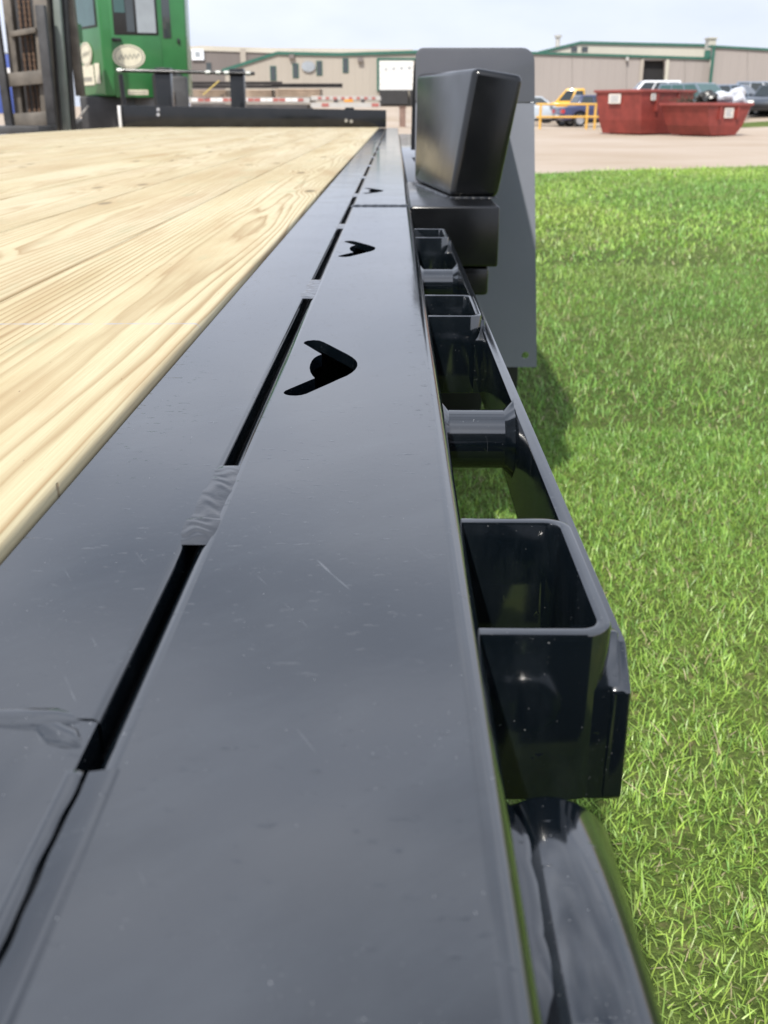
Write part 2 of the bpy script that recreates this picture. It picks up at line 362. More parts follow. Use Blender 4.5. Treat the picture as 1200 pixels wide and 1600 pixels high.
class MB:
    """collects shapes, builds ONE mesh"""
    def __init__(s): s.v = []; s.f = []
    def add(s, v, f):
        o = len(s.v); s.v += [tuple(p) for p in v]; s.f += [tuple(i + o for i in q) for q in f]; return s
    def hull(s, bot, top):               # two rings of n points, counter-clockwise from above
        n = len(bot); f = [tuple(range(n - 1, -1, -1)), tuple(range(n, 2 * n))]
        f += [(i, (i + 1) % n, n + (i + 1) % n, n + i) for i in range(n)]
        return s.add(list(bot) + list(top), f)
    def box(s, x0, x1, y0, y1, z0, z1):
        return s.hull([(x0, y0, z0), (x1, y0, z0), (x1, y1, z0), (x0, y1, z0)], [(x0, y0, z1), (x1, y0, z1), (x1, y1, z1), (x0, y1, z1)])
    def prism_x(s, poly, x0, x1):        # poly of (y, z)
        return s.hull([(x0, y, z) for y, z in poly], [(x1, y, z) for y, z in poly])
    def prism_y(s, poly, y0, y1):        # poly of (x, z)
        return s.hull([(x, y0, z) for x, z in poly], [(x, y1, z) for x, z in poly])
    def cyl(s, p0, p1, r0, r1=None, n=16, caps=True):
        r1 = r0 if r1 is None else r1
        p0 = Vector(p0); p1 = Vector(p1); d = (p1 - p0).normalized()
        u = d.orthogonal().normalized(); w = d.cross(u)
        a = [2 * math.pi * i / n for i in range(n)]
        b0 = [p0 + (u * math.cos(t) + w * math.sin(t)) * r0 for t in a]; b1 = [p1 + (u * math.cos(t) + w * math.sin(t)) * r1 for t in a]
        f = [(i, (i + 1) % n, n + (i + 1) % n, n + i) for i in range(n)]
        if caps: f += [tuple(range(n - 1, -1, -1)), tuple(range(n, 2 * n))]
        return s.add(b0 + b1, f)
    def lathe(s, prof, p, axis, n=20):   # prof of (r, t) along axis from p, closed profile
        p = Vector(p); d = Vector(axis).normalized(); u = d.orthogonal().normalized(); w = d.cross(u)
        k = len(prof); v = []
        for i in range(n):
            t = 2 * math.pi * i / n; e = u * math.cos(t) + w * math.sin(t)
            v += [p + e * r + d * h for r, h in prof]
        f = [(i * k + j, i * k + (j + 1) % k, ((i + 1) % n) * k + (j + 1) % k, ((i + 1) % n) * k + j) for i in range(n) for j in range(k)]
        return s.add(v, f)
    def grid(s, fn, nu, nv):
        v = [fn(i / nu, j / nv) for i in range(nu + 1) for j in range(nv + 1)]
        w = nv + 1
        return s.add(v, [(i * w + j, (i + 1) * w + j, (i + 1) * w + j + 1, i * w + j + 1) for i in range(nu) for j in range(nv)])
    def mesh(s, name, bevel=0.0, seg=2, smooth=None):
        me = bpy.data.meshes.new(name); me.from_pydata(s.v, [], s.f); me.update()
        bm = bmesh.new(); bm.from_mesh(me)
        bmesh.ops.recalc_face_normals(bm, faces=bm.faces)
        if bevel:
            es = [e for e in bm.edges if len(e.link_faces) == 2 and e.calc_face_angle(0) > R(28)]
            bmesh.ops.bevel(bm, geom=es, offset=bevel, segments=seg, profile=0.5, affect='EDGES', clamp_overlap=True)
        bm.to_mesh(me); bm.free()
        if smooth is None: smooth = 35 if bevel else None
        if smooth:
            me.shade_smooth(); me.set_sharp_from_angle(angle=R(smooth))
        return me
    def build(s, name, mat, parent=None, bevel=0.0, seg=2, smooth=None, kind=None):
        return link(name, s.mesh(name, bevel, seg, smooth), mat, parent, kind)

def plan_curve(outer, holes, half, bevel):
    """flat plate with cut-outs, from a filled 2D curve (top at z = +half)"""
    cu = bpy.data.curves.new('plate', 'CURVE'); cu.dimensions = '2D'; cu.fill_mode = 'BOTH'
    for poly in [outer] + holes:
        sp = cu.splines.new('POLY'); sp.points.add(len(poly) - 1); sp.use_cyclic_u = True
        for p, (x, y) in zip(sp.points, poly): p.co = (x, y, 0, 1)
    cu.extrude = half
    ob = bpy.data.objects.new('plate_tmp', cu); col.objects.link(ob)
    dg = bpy.context.evaluated_depsgraph_get(); dg.update()
    me = bpy.data.meshes.new_from_object(ob.evaluated_get(dg))
    bpy.data.objects.remove(ob); bpy.data.curves.remove(cu)
    return me

def wobble(k): return math.sin(k * 12.9898) * 43758.5453 % 1.0

# ------------------------------------------------------------------ the setting: yard, lawn
def terrain(y, x=-5.0):
    kx = [(-9e9, 1), (0, 1), (4, .25), (11, .25), (15, .62), (19, 1), (9e9, 1)]
    k = 1.0
    for (a, ka), (b, kb) in zip(kx, kx[1:]):
        if a <= x <= b: k = ka + (kb - ka) * (x - a) / (b - a)
    if y > 80: k = 1 + (k - 1) * max(0, 1 - (y - 80) / 10)
    return k * terrain0(y)
def terrain0(y):
    pts = [(-400, 0), (38, 0), (46, .28), (60, .75), (90, 1.2), (160, 1.3), (900, 1.3)]
    for (a, za), (b, zb) in zip(pts, pts[1:]):
        if a <= y <= b: return za + (zb - za) * (y - a) / (b - a)
    return 1.3
def sheet(name, xs, ys, dz, mat, edge=None):
    b = MB(); v = []; f = []
    for y in ys:
        for x in xs: v.append((x, y, terrain(y, x) + dz))
    w = len(xs)
    for i in range(len(ys) - 1):
        for j in range(w - 1): f.append((i * w + j, i * w + j + 1, (i + 1) * w + j + 1, (i + 1) * w + j))
    b.add(v, f); o = b.build(name, mat); o['kind'] = 'structure'; return o
sheet('yard', [-500, -120, -40, -10, 0, 4, 11, 15, 19, 40, 120, 500], [-400, -60, 0, 38, 42, 46, 50, 55, 60, 65, 70, 75, 80, 85, 90, 160, 900], 0.0, 'yard_gravel')
def lawn_edge(x):
    return 16.2 + 0.62 * min(max(x - 1.6, 0), 3) + 0.30 * max(0, min(x - 4.6, 5)) + 0.12 * math.sin(x * 2.3) + 0.07 * math.sin(x * 6.1 + 1)
lv = []; xs = [-1.4 + 0.25 * i for i in range(66)]
for x in xs: lv += [(x, -9.0, 0.012), (x, lawn_edge(x), 0.012)]
o = MB().add(lv, [(2 * i, 2 * i + 2, 2 * i + 3, 2 * i + 1) for i in range(len(xs) - 1)]).build('lawn', 'lawn_soil'); o['kind'] = 'structure'
ys2 = [47.5, 49, 50.5, 52]
b = MB(); v = []
for i, y in enumerate(ys2):
    for x in (14.0 - 0.1 * i, 15, 19, 45): v.append((x, y, terrain(y, x) + 0.012))
b.add(v, [(i * 4 + j, i * 4 + j + 1, i * 4 + j + 5, i * 4 + j + 4) for i in range(3) for j in range(3)])
o = b.build('lawn_verge', 'lawn_soil'); o['kind'] = 'structure'

def make_grass():
    rng = np.random.default_rng(11)
    regs = [(-0.75, 1.9, 0.25, 3.0, 32000, 0.021, 0.0020), (-0.6, 3.3, 3.0, 6.5, 5200, 0.030, 0.0030), (-0.3, 7.6, 6.5, 19.0, 1100, 0.040, 0.0080)]
    B, L, Wd = [], [], []
    for x0, x1, y0, y1, dens, ln, wd in regs:
        n = int((x1 - x0) * (y1 - y0) * dens)
        p = np.stack([rng.uniform(x0, x1, n), rng.uniform(y0, y1, n)], 1)
        # tufts: pull some of the blades together
        c = np.stack([rng.uniform(x0, x1, n // 14), rng.uniform(y0, y1, n // 14)], 1)
        k = rng.integers(0, len(c), n); pull = rng.random(n) < 0.55
        sc = 0.018 * (1 + y0 / 4)
        p[pull] = c[k[pull]] + rng.normal(0, sc, (pull.sum(), 2))
        keep = p[:, 1] < np.array([lawn_edge(x) for x in p[:, 0]]) - 0.02
        keep &= ~((p[:, 0] < -0.55))
        p = p[keep]; B.append(p); m = len(p)
        L.append(ln * rng.lognormal(0, 0.38, m)); Wd.append(wd * rng.uniform(0.6, 1.4, m))
    P = np.concatenate(B); L = np.concatenate(L); W = np.concatenate(Wd); n = len(P)
    az = rng.uniform(0, 2 * np.pi, n); lean = rng.uniform(0.15, 1.1, n); curl = rng.uniform(0.0, 0.7, n)
    dry = rng.random(n) < 0.16; lean[dry] = rng.uniform(1.15, 1.5, dry.sum()); curl[dry] = 0.05
    face = az + np.pi / 2 + rng.normal(0, 0.5, n)
    dirx, diry = np.cos(az), np.sin(az)
    wx, wy = np.cos(face), np.sin(face)
    V = np.zeros((n, 7, 3)); pos = np.zeros((n, 3)); pos[:, :2] = P; pos[:, 2] = 0.008
    ang = lean.copy(); seg = [0.40, 0.35, 0.25]; wf = [1.0, 0.9, 0.6]
    for s in range(3):
        V[:, 2 * s, 0] = pos[:, 0] - wx * W * wf[s] / 2; V[:, 2 * s, 1] = pos[:, 1] - wy * W * wf[s] / 2; V[:, 2 * s, 2] = pos[:, 2]
        V[:, 2 * s + 1, 0] = pos[:, 0] + wx * W * wf[s] / 2; V[:, 2 * s + 1, 1] = pos[:, 1] + wy * W * wf[s] / 2; V[:, 2 * s + 1, 2] = pos[:, 2]
        st = L * seg[s]
        pos[:, 0] += dirx * np.sin(ang) * st; pos[:, 1] += diry * np.sin(ang) * st; pos[:, 2] += np.maximum(np.cos(ang), -0.05) * st
        ang = ang + curl * 0.55
    V[:, 6] = pos
    idx = np.arange(n)[:, None] * 7
    q = np.concatenate([idx + np.array([[0, 1, 3, 2]]), idx + np.array([[2, 3, 5, 4]])], 0)
    t3 = idx + np.array([[4, 5, 6]])
    me = bpy.data.meshes.new('grass_blades')
    nl = q.size + t3.size
    me.vertices.add(n * 7); me.vertices.foreach_set('co', V.reshape(-1).astype(np.float32))
    me.loops.add(nl); me.loops.foreach_set('vertex_index', np.concatenate([q.reshape(-1), t3.reshape(-1)]).astype(np.int32))
    me.polygons.add(len(q) + len(t3))
    starts = np.concatenate([np.arange(len(q)) * 4, q.size + np.arange(len(t3)) * 3]).astype(np.int32)
    me.polygons.foreach_set('loop_start', starts)
    me.update(calc_edges=True)
    # colour of each blade: greens, yellow greens, some straw; slow drift over the lawn
    drift = 0.5 + 0.5 * np.sin(P[:, 0] * 1.1 + 0.8 * np.sin(P[:, 1] * 0.7)) * np.cos(P[:, 1] * 0.55 + 0.6 * np.sin(P[:, 0] * 0.9 + 1))
    g = np.clip(drift + rng.normal(0, 0.28, n), 0, 1)[:, None]
    c = (1 - g) * np.array([[0.205, 0.415, 0.085]]) + g * np.array([[0.46, 0.65, 0.12]])
    c = c * rng.uniform(0.60, 1.3, (n, 1))
    patch = 0.5 + 0.5 * np.sin(P[:, 0] * 9 + 3 * np.sin(P[:, 1] * 5)) * np.sin(P[:, 1] * 8 + 2 * np.sin(P[:, 0] * 6))
    worn = np.clip(np.sin(P[:, 0] * 2.1 + 1.7 * np.sin(P[:, 1] * 1.3)) * np.sin(P[:, 1] * 1.7 + 1.2 * np.sin(P[:, 0] * 1.9)) - 0.35, 0, 1)[:, None]
    c = c * (1 - 0.5 * worn) + 0.5 * worn * np.array([[0.40, 0.42, 0.14]])
    straw = (rng.random(n) < (0.012 + 0.10 * patch ** 3)) | (dry & (rng.random(n) < 0.75))
    c[straw] = np.array([[0.56, 0.48, 0.29]]) * rng.uniform(0.6, 1.2, (straw.sum(), 1))
    ca = np.ones((n, 7, 4), np.float32); ca[:, :, :3] = c[:, None, :]
    at_ = me.attributes.new('tint', 'FLOAT_COLOR', 'POINT'); at_.data.foreach_set('color', ca.reshape(-1))
    o = link('grass', me, 'grass_blade', kind='stuff')
    tag(o, 'bright green mown lawn grass with straw flecks right of the trailer', 'grass')
make_grass()

# ------------------------------------------------------------------ the trailer in the foreground
DZ = 0.77                                 # top of the steel edge
trailer = thing('flatbed_trailer', 'black steel flatbed trailer with pale pine plank deck in the foreground', 'trailer', (-1.3, 4.0, 0))
TINV = Matrix.Translation((1.3, -4.0, 0))
def tp(o):                                 # parent a part modelled in world coordinates to the trailer
    o.parent = trailer; o.matrix_parent_inverse = TINV; return o

# deck planks: one mesh shared, each plank an object
PW, PITCHX, PX0 = 0.1801, 0.1815, -0.1415
Y0, Y1 = -0.35, 9.86
pb = MB(); pb.box(-PW / 2, PW / 2, Y0, Y1, -0.036, 0.0)
plank_me = pb.mesh('deck_plank', 0.004, 3)
plank_me.materials.append(M['pine_plank'])
for i in range(13):
    o = link('deck_plank', plank_me, None)
    o.location = (PX0 - PW / 2 - i * PITCHX, 0, DZ + 0.005 + 0.0012 * (wobble(i + 3) - 0.5))
    tp(o)

# side channel: top flange with boomerang cut-outs, rounded outer corner, web and lower flange
SX0, SX1 = -0.0738, 0.0280
def zoom3(zx, zy):
    p = gz(300 + zx / 3.158, 480 + zy / 3.158, DZ); return (p.x, p.y)
boom = [(550,178),(556,170),(570,165),(600,162),(628,164),(650,172),(680,187),(720,208),(765,231),(790,246),(807,260),(816,275),(816,291),(806,308),(788,324),(765,338),(725,355),(680,376),(630,398),(592,415),(565,427),(540,434),(512,437),(485,436),(464,432),(453,426),(452,420),(460,412),(480,403),(520,386),(560,369),(606,350),(594,337),(584,320),(580,300),(583,282),(591,264),(603,250),(619,240),(640,232),(618,219),(590,202)]
B0 = [zoom3(*p) for p in boom]
cx = sum(p[0] for p in B0) / len(B0); cy = sum(p[1] for p in B0) / len(B0)
holes = [[(x + (hx - cx if hx else 0), y - cy + hy) for x, y in B0] for hx, hy in ((0, cy), (cx + 0.001, 1.215), (cx + 0.001, 2.13))]
YA, YB, YJ = -0.35, 9.86, 1.79
def channel(name, y0, y1, hl):
    e = 0.0065; r = 0.0085
    me = plan_curve([(SX0 + e, y0), (SX1 - r, y0), (SX1 - r, y1), (SX0 + e, y1)], hl, 0.004, 0)
    bm = bmesh.new(); bm.from_mesh(me); bpy.data.meshes.remove(me)
    for v in bm.verts: v.co.z += DZ - 0.004
    # sweep the outer corner + web + lower flange, and the inner rounded edge
    prof = [(SX1 - r, DZ)] + [(SX1 - r + r * math.sin(a), DZ - r + r * math.cos(a)) for a in [R(7.5 * k) for k in range(0, 13)]]
    prof += [(SX1, DZ - 0.03), (SX1, DZ - 0.145)]
    prof += [(SX1 - 0.010, DZ - 0.152), (SX0 - 0.03, DZ - 0.152)]
    ny = max(2, int((y1 - y0) / 0.6))
    def sweep(prof, smooth):
        rows = [[bm.verts.new((x, y0 + (y1 - y0) * j / ny, z)) for j in range(ny + 1)] for x, z in prof]
        for a, c in zip(rows, rows[1:]):
            for j in range(ny):
                f = bm.faces.new((a[j], a[j + 1], c[j + 1], c[j])); f.smooth = smooth
    sweep(prof[1:], True)
    inner = [(SX0, DZ - 0.05), (SX0, DZ - e)] + [(SX0 + e - e * math.cos(a), DZ - e + e * math.sin(a)) for a in [R(15 * k) for k in range(1, 7)]]
    sweep(inner, True)
    bmesh.ops.recalc_face_normals(bm, faces=[f for f in bm.faces if len(f.verts) < 3])
    me = bpy.data.meshes.new(name); bm.to_mesh(me); bm.free()
    me.set_sharp_from_angle(angle=R(30))
    return tp(link(name, me, 'black_paint'))
ch = channel('side_channel', YA, YJ, [[p for p in h] for h in holes[:2]])
ch2 = channel('side_channel', YJ + 0.004, YB, [holes[2]])
ch['label'] = 'near black side channel with two boomerang shaped cut-outs'
# welded joint across the channel
def bead(name, p0, p1, wid, hgt, seed, step=0.006, mat='black_paint', up=(0, 0, 1)):
    p0 = Vector(p0); p1 = Vector(p1); d = p1 - p0; ln = d.length; d.normalize(); up = Vector(up); side = d.cross(up).normalized()
    n = max(6, int(ln / step * 4)); m = 10
    def fn(u, v):
        s = u * ln; env = min(1.0, min(s, ln - s) / (wid * 0.45) + 0.02); env = math.sqrt(max(0, min(1, env)))
        rip = 0.78 + 0.22 * abs(math.sin(math.pi * s / step + 2.5 * (v - 0.5) ** 2 + 0.8 * math.sin(s * 300 + seed)))
        wl_ = wid * (0.9 + 0.18 * math.sin(s * 420 + seed * 3) + 0.10 * math.sin(s * 1100 + seed))
        t = (v - 0.5) * 2
        h = hgt * env * rip * math.sqrt(max(0, 1 - t * t)) - 0.0006
        off = side * t * wl_ / 2 * (0.35 + 0.65 * env) - d * (0.0022 * t * t)
        return p0 + d * s + off + up * h
    b = MB().grid(fn, n, m)
    return b.build(name, mat, None, smooth=70)
tp(bead('weld_bead', (SX0 + 0.001, YJ + 0.002, DZ), (SX1 - 0.002, YJ + 0.002, DZ), 0.018, 0.0035, 4, 0.009))

# inner edge angle along the planks
AX0, AX1 = -0.1410, -0.0775
def angle_plate(name, y0, y1, dz, x1):
    e = 0.0026; z = DZ + dz
    prof = [(AX0, z - 0.05), (AX0, z - 0.002), (AX0 + 0.002, z)] + [(x1 - e + e * math.sin(a), z - e + e * math.cos(a)) for a in [R(15 * k) for k in range(0, 7)]] + [(x1, z - 0.011), (x1 - 0.004, z - 0.012), (x1 - 0.004, z - 0.06)]
    ny = max(2, int((y1 - y0) / 0.5))
    b = MB(); b.grid(lambda u, v: (prof[round(u * (len(prof) - 1))][0], y0 + (y1 - y0) * v, prof[round(u * (len(prof) - 1))][1]), len(prof) - 1, ny)
    return tp(b.build(name, 'black_paint', smooth=25))
tp(MB().box(AX1 - 0.03, SX0 + 0.01, YA, YB, DZ - 0.075, DZ - 0.028).build('slot_backing', 'under_steel'))
angle_plate('edge_angle', 0.2316, YB, 0.0, AX1)
# tail plate, run together with the channel: only a hairline seam is left of the slot
def wig(y): return 0.00022 * math.sin(y * 130) + 0.00012 * math.sin(y * 411 + 1)
def tail(u, v):
    y = YA + (0.2310 - YA) * v
    prof = [(AX0, -0.05), (AX0, -0.002), (AX0 + 0.002, 0.0), (AX0 + 0.02, 0.0006), (AX0 + 0.045, 0.0), (-0.0795, 0.0), (-0.0780, -0.0004), (-0.0776, -0.02)]
    x, z = prof[round(u * (len(prof) - 1))]; return (x, y, DZ - 0.0004 + z)
tp(MB().grid(tail, 7, 60).build('tail_plate', 'black_paint', smooth=25))
def seam(u, v):
    y = YA + (0.2135 - YA) * v; w = wig(y); g = 0.00045 + 0.0003 * (0.5 + 0.5 * math.sin(y * 73 + 2)) * (0.6 + 0.4 * math.sin(y * 301))
    end = min(1.0, (0.2135 - y) / 0.004); d = -0.0004 - 0.006 * (1 - end)
    prof = [(-0.0805, -0.0009), (-0.0790, 0.0001), (-0.0768, -0.0001), (-0.0752 + w - g, -0.0006), (-0.0750 + w - g, -0.0036), (-0.0750 + w + g, -0.0036), (-0.0748 + w + g, -0.0006), (-0.0722, -0.0003), (-0.0690, 0.0002), (-0.0668, 0.00035), (-0.0655, -0.0009)]
    x, z = prof[round(u * (len(prof) - 1))]; return (x, y, DZ + z + (d + 0.0004) * (0 < round(u * 10) < 10))
tp(MB().grid(seam, 10, 260).build('seam_weld', 'black_paint', smooth=50))
# stitch welds bridging the slot: low runs of overlapping drops, painted over
def stitch(y0, y1, seed):
    ln = y1 - y0; ph = seed * 1.7; xc = -0.0754
    def fn(u, v):
        y = y0 - 0.003 + (ln + 0.006) * u; t = (v - .5) * 2
        wid = 0.0080 * (1 + 0.12 * math.sin(y * 170 + ph) + 0.06 * math.sin(y * 430 + 2 * ph)) * (1.18 if y < y0 + 0.022 else 1.0)
        x = xc + 0.0008 * math.sin(y * 120 + ph) + t * wid
        env = max(0.0, min(1.0, min(y - (y0 - 0.003), y1 + 0.003 - y) / 0.014)); env = math.sin(env * math.pi / 2) ** 0.7
        wave = (y + 0.35 * (x - xc) ** 2 / 0.0092) / 0.0105 + 0.55 * math.sin(y * 83 + ph) + 0.30 * math.sin(y * 247 + 2 * ph + x * 500)
        k = wave - math.floor(wave)
        rip = 0.78 + 0.22 * (0.5 - 0.5 * math.cos(2 * math.pi * k))
        h = (0.0008 * (1.3 if y < y0 + 0.022 else 1.0)) * env * rip * (1 - t * t) ** 1.8
        return (x, y, DZ - 0.00035 + h)
    return tp(MB().grid(fn, int((ln + .006) / 0.0007), 30).build('stitch_weld', 'weld_black', smooth=80))
for i, (a, c) in enumerate([(0.352, 0.437), (0.885, 0.985), (1.44, 1.50), (1.99, 2.07), (2.54, 2.62), (3.1, 3.18), (3.66, 3.74), (4.2, 4.28), (4.8, 4.88), (5.4, 5.48)]):
    stitch(a, c, i + 1)
tp(bead('weld_bead', (AX0 + 0.0005, 0.2330, DZ - 0.0005), (-0.0790, 0.2316, DZ - 0.0005), 0.0125, 0.0019, 12, 0.041))
tp(bead('weld_bead', (-0.0950, 0.2325, DZ - 0.0005), (-0.0785, 0.2180, DZ - 0.0005), 0.0095, 0.0017, 5, 0.027))

# stake pockets: folded U of plate, open to the channel
def pocket(yn, yf, ztop, zbot):
    xo, xi = 0.0735, 0.0685; ro, ri = 0.0105, 0.006; w = 0.0052
    def u(xr, y0, y1, r):
        pts = [(SX1 - 0.0005, y0)]
        pts += [(xr - r + r * math.sin(a), y0 + r - r * math.cos(a)) for a in [R(15 * k) for k in range(7)]]
        pts += [(xr - r + r * math.cos(a), y1 - r + r * math.sin(a)) for a in [R(15 * k) for k in range(7)]]
        return pts + [(SX1 - 0.0005, y1)]
    O = u(xo, yn, yf, ro); I = u(xi, yn + w, yf - w, ri); n = len(O)
    v = [(x, y, ztop) for x, y in O] + [(x, y, ztop) for x, y in I] + [(x, y, zbot) for x, y in O] + [(x, y, zbot) for x, y in I]
    f = []
    for i in range(n - 1):
        f += [(i, i + 1, n + i + 1, n + i), (2 * n + i, 3 * n + i, 3 * n + i + 1, 2 * n + i + 1), (i, 2 * n + i, 2 * n + i + 1, i + 1), (n + i, n + i + 1, 3 * n + i + 1, 3 * n + i)]
    f += [(0, n, 3 * n, 2 * n), (n - 1, 3 * n - 1, 4 * n - 1, 2 * n - 1)]
    return tp(MB().add(v, f).build('stake_pocket', 'black_paint', bevel=0.0012, seg=2, smooth=40))
for k, (yn, yf) in enumerate([(0.2984, 0.4018), (0.8548, 0.963), (1.4216, 1.534)]):
    pocket(yn, yf, CAM_Z - 0.160, CAM_Z - 0.226)
    for yy in (yn + 0.002, yf - 0.002):      # runs of weld down the channel
        tp(bead('weld_bead', (SX1 - 0.0005, yy, CAM_Z - 0.162), (SX1 - 0.0005, yy, CAM_Z - 0.222), 0.010, 0.0035, k + 3, 0.007, up=(1, 0, 0)))
# rub rail, its ends run into the pockets' rounded corners
for yn, yf in [(0.2984, 0.4018), (0.8548, 0.963), (1.4216, 1.534)]:
    z1, z0 = CAM_Z - 0.1650, CAM_Z - 0.2262
    tp(MB().prism_x([(yn + .0012, z0), (yn + .024, z0), (yn + .024, z1 - .004), (yn + .012, z1), (yn + .0012, z1 - .016)], 0.0615, 0.0768).build('corner_weld', 'black_paint', bevel=0.0012))
rb = MB(); zt, zb = CAM_Z - 0.170, CAM_Z - 0.227
rb.prism_x([(0.2985, zb + 0.003), (0.301, zb), (1.56, zb), (1.56, zt), (0.3125, zt), (0.2985, zt - 0.012)], 0.0736, 0.0802)
tp(rb.build('rub_rail', 'black_paint', bevel=0.0009, seg=2))
for k, (yn, yf) in enumerate([(0.2984, 0.4018), (0.8548, 0.963), (1.4216, 1.534)]):
    tp(bead('weld_bead', (0.0735, yn + 0.012, zt + 0.001), (0.0735, yf - 0.012, zt + 0.001), 0.005, 0.0016, k, 0.007))
# pipe spools between channel and rub rail
for k, yc in enumerate((0.612, 1.215)):
    s = MB().cyl((SX1 - 0.001, yc, CAM_Z - 0.191), (0.0736, yc, CAM_Z - 0.191), 0.0182, n=40).build('pipe_spool', 'black_paint', smooth=40); tp(s)
    for xx, sgn in ((SX1, 1), (0.0734, -1)):
        prof = []
        b = MB()
        def ring(u, v, xx=xx, sgn=sgn, yc=yc):
            a = 2 * math.pi * u; t = v
            rr = 0.0182 + 0.0055 * (1 - t) * (1 + 0.18 * math.sin(a * 9 + k) + 0.12 * math.sin(a * 17))
            return (xx + sgn * (0.0058 * t), yc + rr * math.cos(a), CAM_Z - 0.191 + rr * math.sin(a))
        b.grid(ring, 60, 5)
        tp(b.build('weld_ring', 'black_paint', smooth=60))
# short pipe stub on the channel at the near end
st = MB().lathe([(0.0200, 0.0), (0.0193, -0.0012), (0.0158, -0.0012), (0.0152, 0.0), (0.0152, 0.0830), (0.0185, 0.0830), (0.0202, 0.0795)], (0.0466, 0.1740, CAM_Z - 0.2115), (0, 1, 0), n=48)
st.cyl((0.0466, 0.1785, CAM_Z - 0.2115), (0.0466, 0.183, CAM_Z - 0.2115), 0.0151, n=32)
tp(st.build('pipe_stub', 'black_paint', smooth=50))
tp(bead('weld_bead', (0.0335, 0.175, CAM_Z - 0.1950), (0.0335, 0.256, CAM_Z - 0.1945), 0.0180, 0.0040, 2, 0.034, up=(0.12, 0, 0.99)))
tp(MB().box(SX1 - 0.001, 0.040, 0.177, 0.254, CAM_Z - 0.228, CAM_Z - 0.2015).build('weld_fill', 'black_paint', bevel=0.002))

# bracket block beyond the pockets, gusset box leaning out of it
bk = MB(); bk.box(SX1 - 0.001, 0.177, YJ, 2.42, CAM_Z - 0.2505, DZ - 0.0005)
tp(bk.build('bracket_block', 'satin_black', bevel=0.004, seg=3))
bk = MB(); bk.box(0.100, 0.163, YJ + 0.012, 2.40, CAM_Z - 0.301, CAM_Z - 0.2515)
tp(bk.build('bracket_foot', 'satin_black', bevel=0.006, seg=3))
gs = MB()
gs.hull([(0.1010, 1.964, DZ), (0.189, 1.964, DZ), (0.189, 2.385, DZ), (0.044, 2.385, DZ)],
        [(0.1390, 1.964, 0.9905), (0.2270, 1.964, 0.977), (0.2250, 2.385, 0.972), (0.046, 2.385, 0.993)])
tp(gs.build('gusset_box', 'satin_black', bevel=0.012, seg=5))
tp(bead('weld_bead', (0.100, 1.962, DZ), (0.190, 1.962, DZ), 0.014, 0.004, 8, 0.010, 'satin_black'))
tp(bead('weld_bead', (0.100, 1.966, DZ), (0.050, 2.32, DZ), 0.014, 0.004, 8, 0.010, 'satin_black'))

tp(MB().box(SX1 + 0.0006, 0.20, 2.4245, 7.4, DZ - 0.02, DZ - 0.0015).build('fender_shelf', 'black_paint', bevel=0.002))
# unseen dark pieces added behind the camera for glossy upright faces to mirror
b = MB(); ry = -1.30
for xx in (-1.25, -0.27, 0.75): b.box(xx - .05, xx + .05, ry, ry + .08, .62, 2.2)
for k in range(8): b.box(-1.2, 0.70, ry + .02, ry + .06, .75 + k * .19, .86 + k * .19)
b.box(-1.2, 0.70, ry + .062, ry + .068, .70, 2.15)
tp(b.build('reflection_backdrop', 'under_steel'))
tp(MB().box(0.032, 0.66, -0.47, -0.462, 0.06, 0.72).build('reflection_sheet', 'tyre_rubber', bevel=0.002))  # added dark sheet, there only to be mirrored in the steel
tp(MB().box(-0.08, 0.66, -0.46, -0.40, 0.66, 0.74).build('reflection_bar', 'under_steel', bevel=0.006))  # added dark bar closing the gap in the mirrored backdrop
# fender: flat front apron with a rolled top, top sheet, side skirt
FY = 2.40; zt, zb = 1.040, 0.350
def fx(z, s):                                # left / right edge of the apron at height z
    k = (z - zb) / (zt - zb); return (0.0447 if s < 0 else 0.340 + (0.296 - 0.340) * k)
apron = MB(); r = 0.05; zs = 0.935
th = 0.004
n0 = 24; hole = [(0.3115 + 0.0085 * math.cos(2 * math.pi * i / n0), 0.3785 + 0.0085 * math.sin(2 * math.pi * i / n0)) for i in range(n0)]
outer = [(0.0447, zb), (0.340, zb), (fx(zs, 1), zs), (0.0447, zs)]
me = plan_curve(outer, [hole], th / 2, 0)
for v in me.vertices: v.co = (v.co.x, FY + th / 2 + v.co.z, v.co.y)
bm = bmesh.new(); bm.from_mesh(me); bmesh.ops.recalc_face_normals(bm, faces=bm.faces); bm.to_mesh(me); bm.free()
fender = tp(link('fender', me, 'grey_primer'))
def crown2():
    """front seen as a plate with rounded top corners, extruded back along the fender"""
    xl, xr, rr = 0.0440, 0.2990, 0.028
    ring = [(fx(zs, 1) + 0.001, zs + 0.0012), (xr, zt - rr)] + [(xr - rr + rr * math.cos(a), zt - rr + rr * math.sin(a)) for a in [R(15 * k) for k in range(1, 7)]]
    ring += [(xl + rr * 0.6 - rr * 0.6 * math.sin(a), zt - rr * 0.6 + rr * 0.6 * math.cos(a)) for a in [R(15 * k) for k in range(0, 7)]] + [(xl, zs + 0.0012)]
    b = MB(); path = [(FY - 0.002, 0.0, 1.0), (FY - 0.0005, 0.004, 1.0), (FY + 0.3, 0.010, 1), (FY + 0.7, 0.012, 1), (FY + 1.0, 0.0, 1), (FY + 1.25, -0.08, 1), (FY + 1.42, -0.25, 1)]
    v = []; n = len(ring)
    for i, (y, dz, k) in enumerate(path):
        for x, z in ring:
            if i > 1 and x < xl + 0.012: x += 0.055
            if i == 0: x = xl + (x - xl) * 0.985 + 0.002; z = z - 0.003 * (z > zs + 0.01)
            v.append((x, y, z + dz))
    f = [tuple(range(n))]
    for i in range(len(path) - 1):
        for j in range(n - 1): f.append((i * n + j, i * n + j + 1, (i + 1) * n + j + 1, (i + 1) * n + j))
    return b.add(v, f)
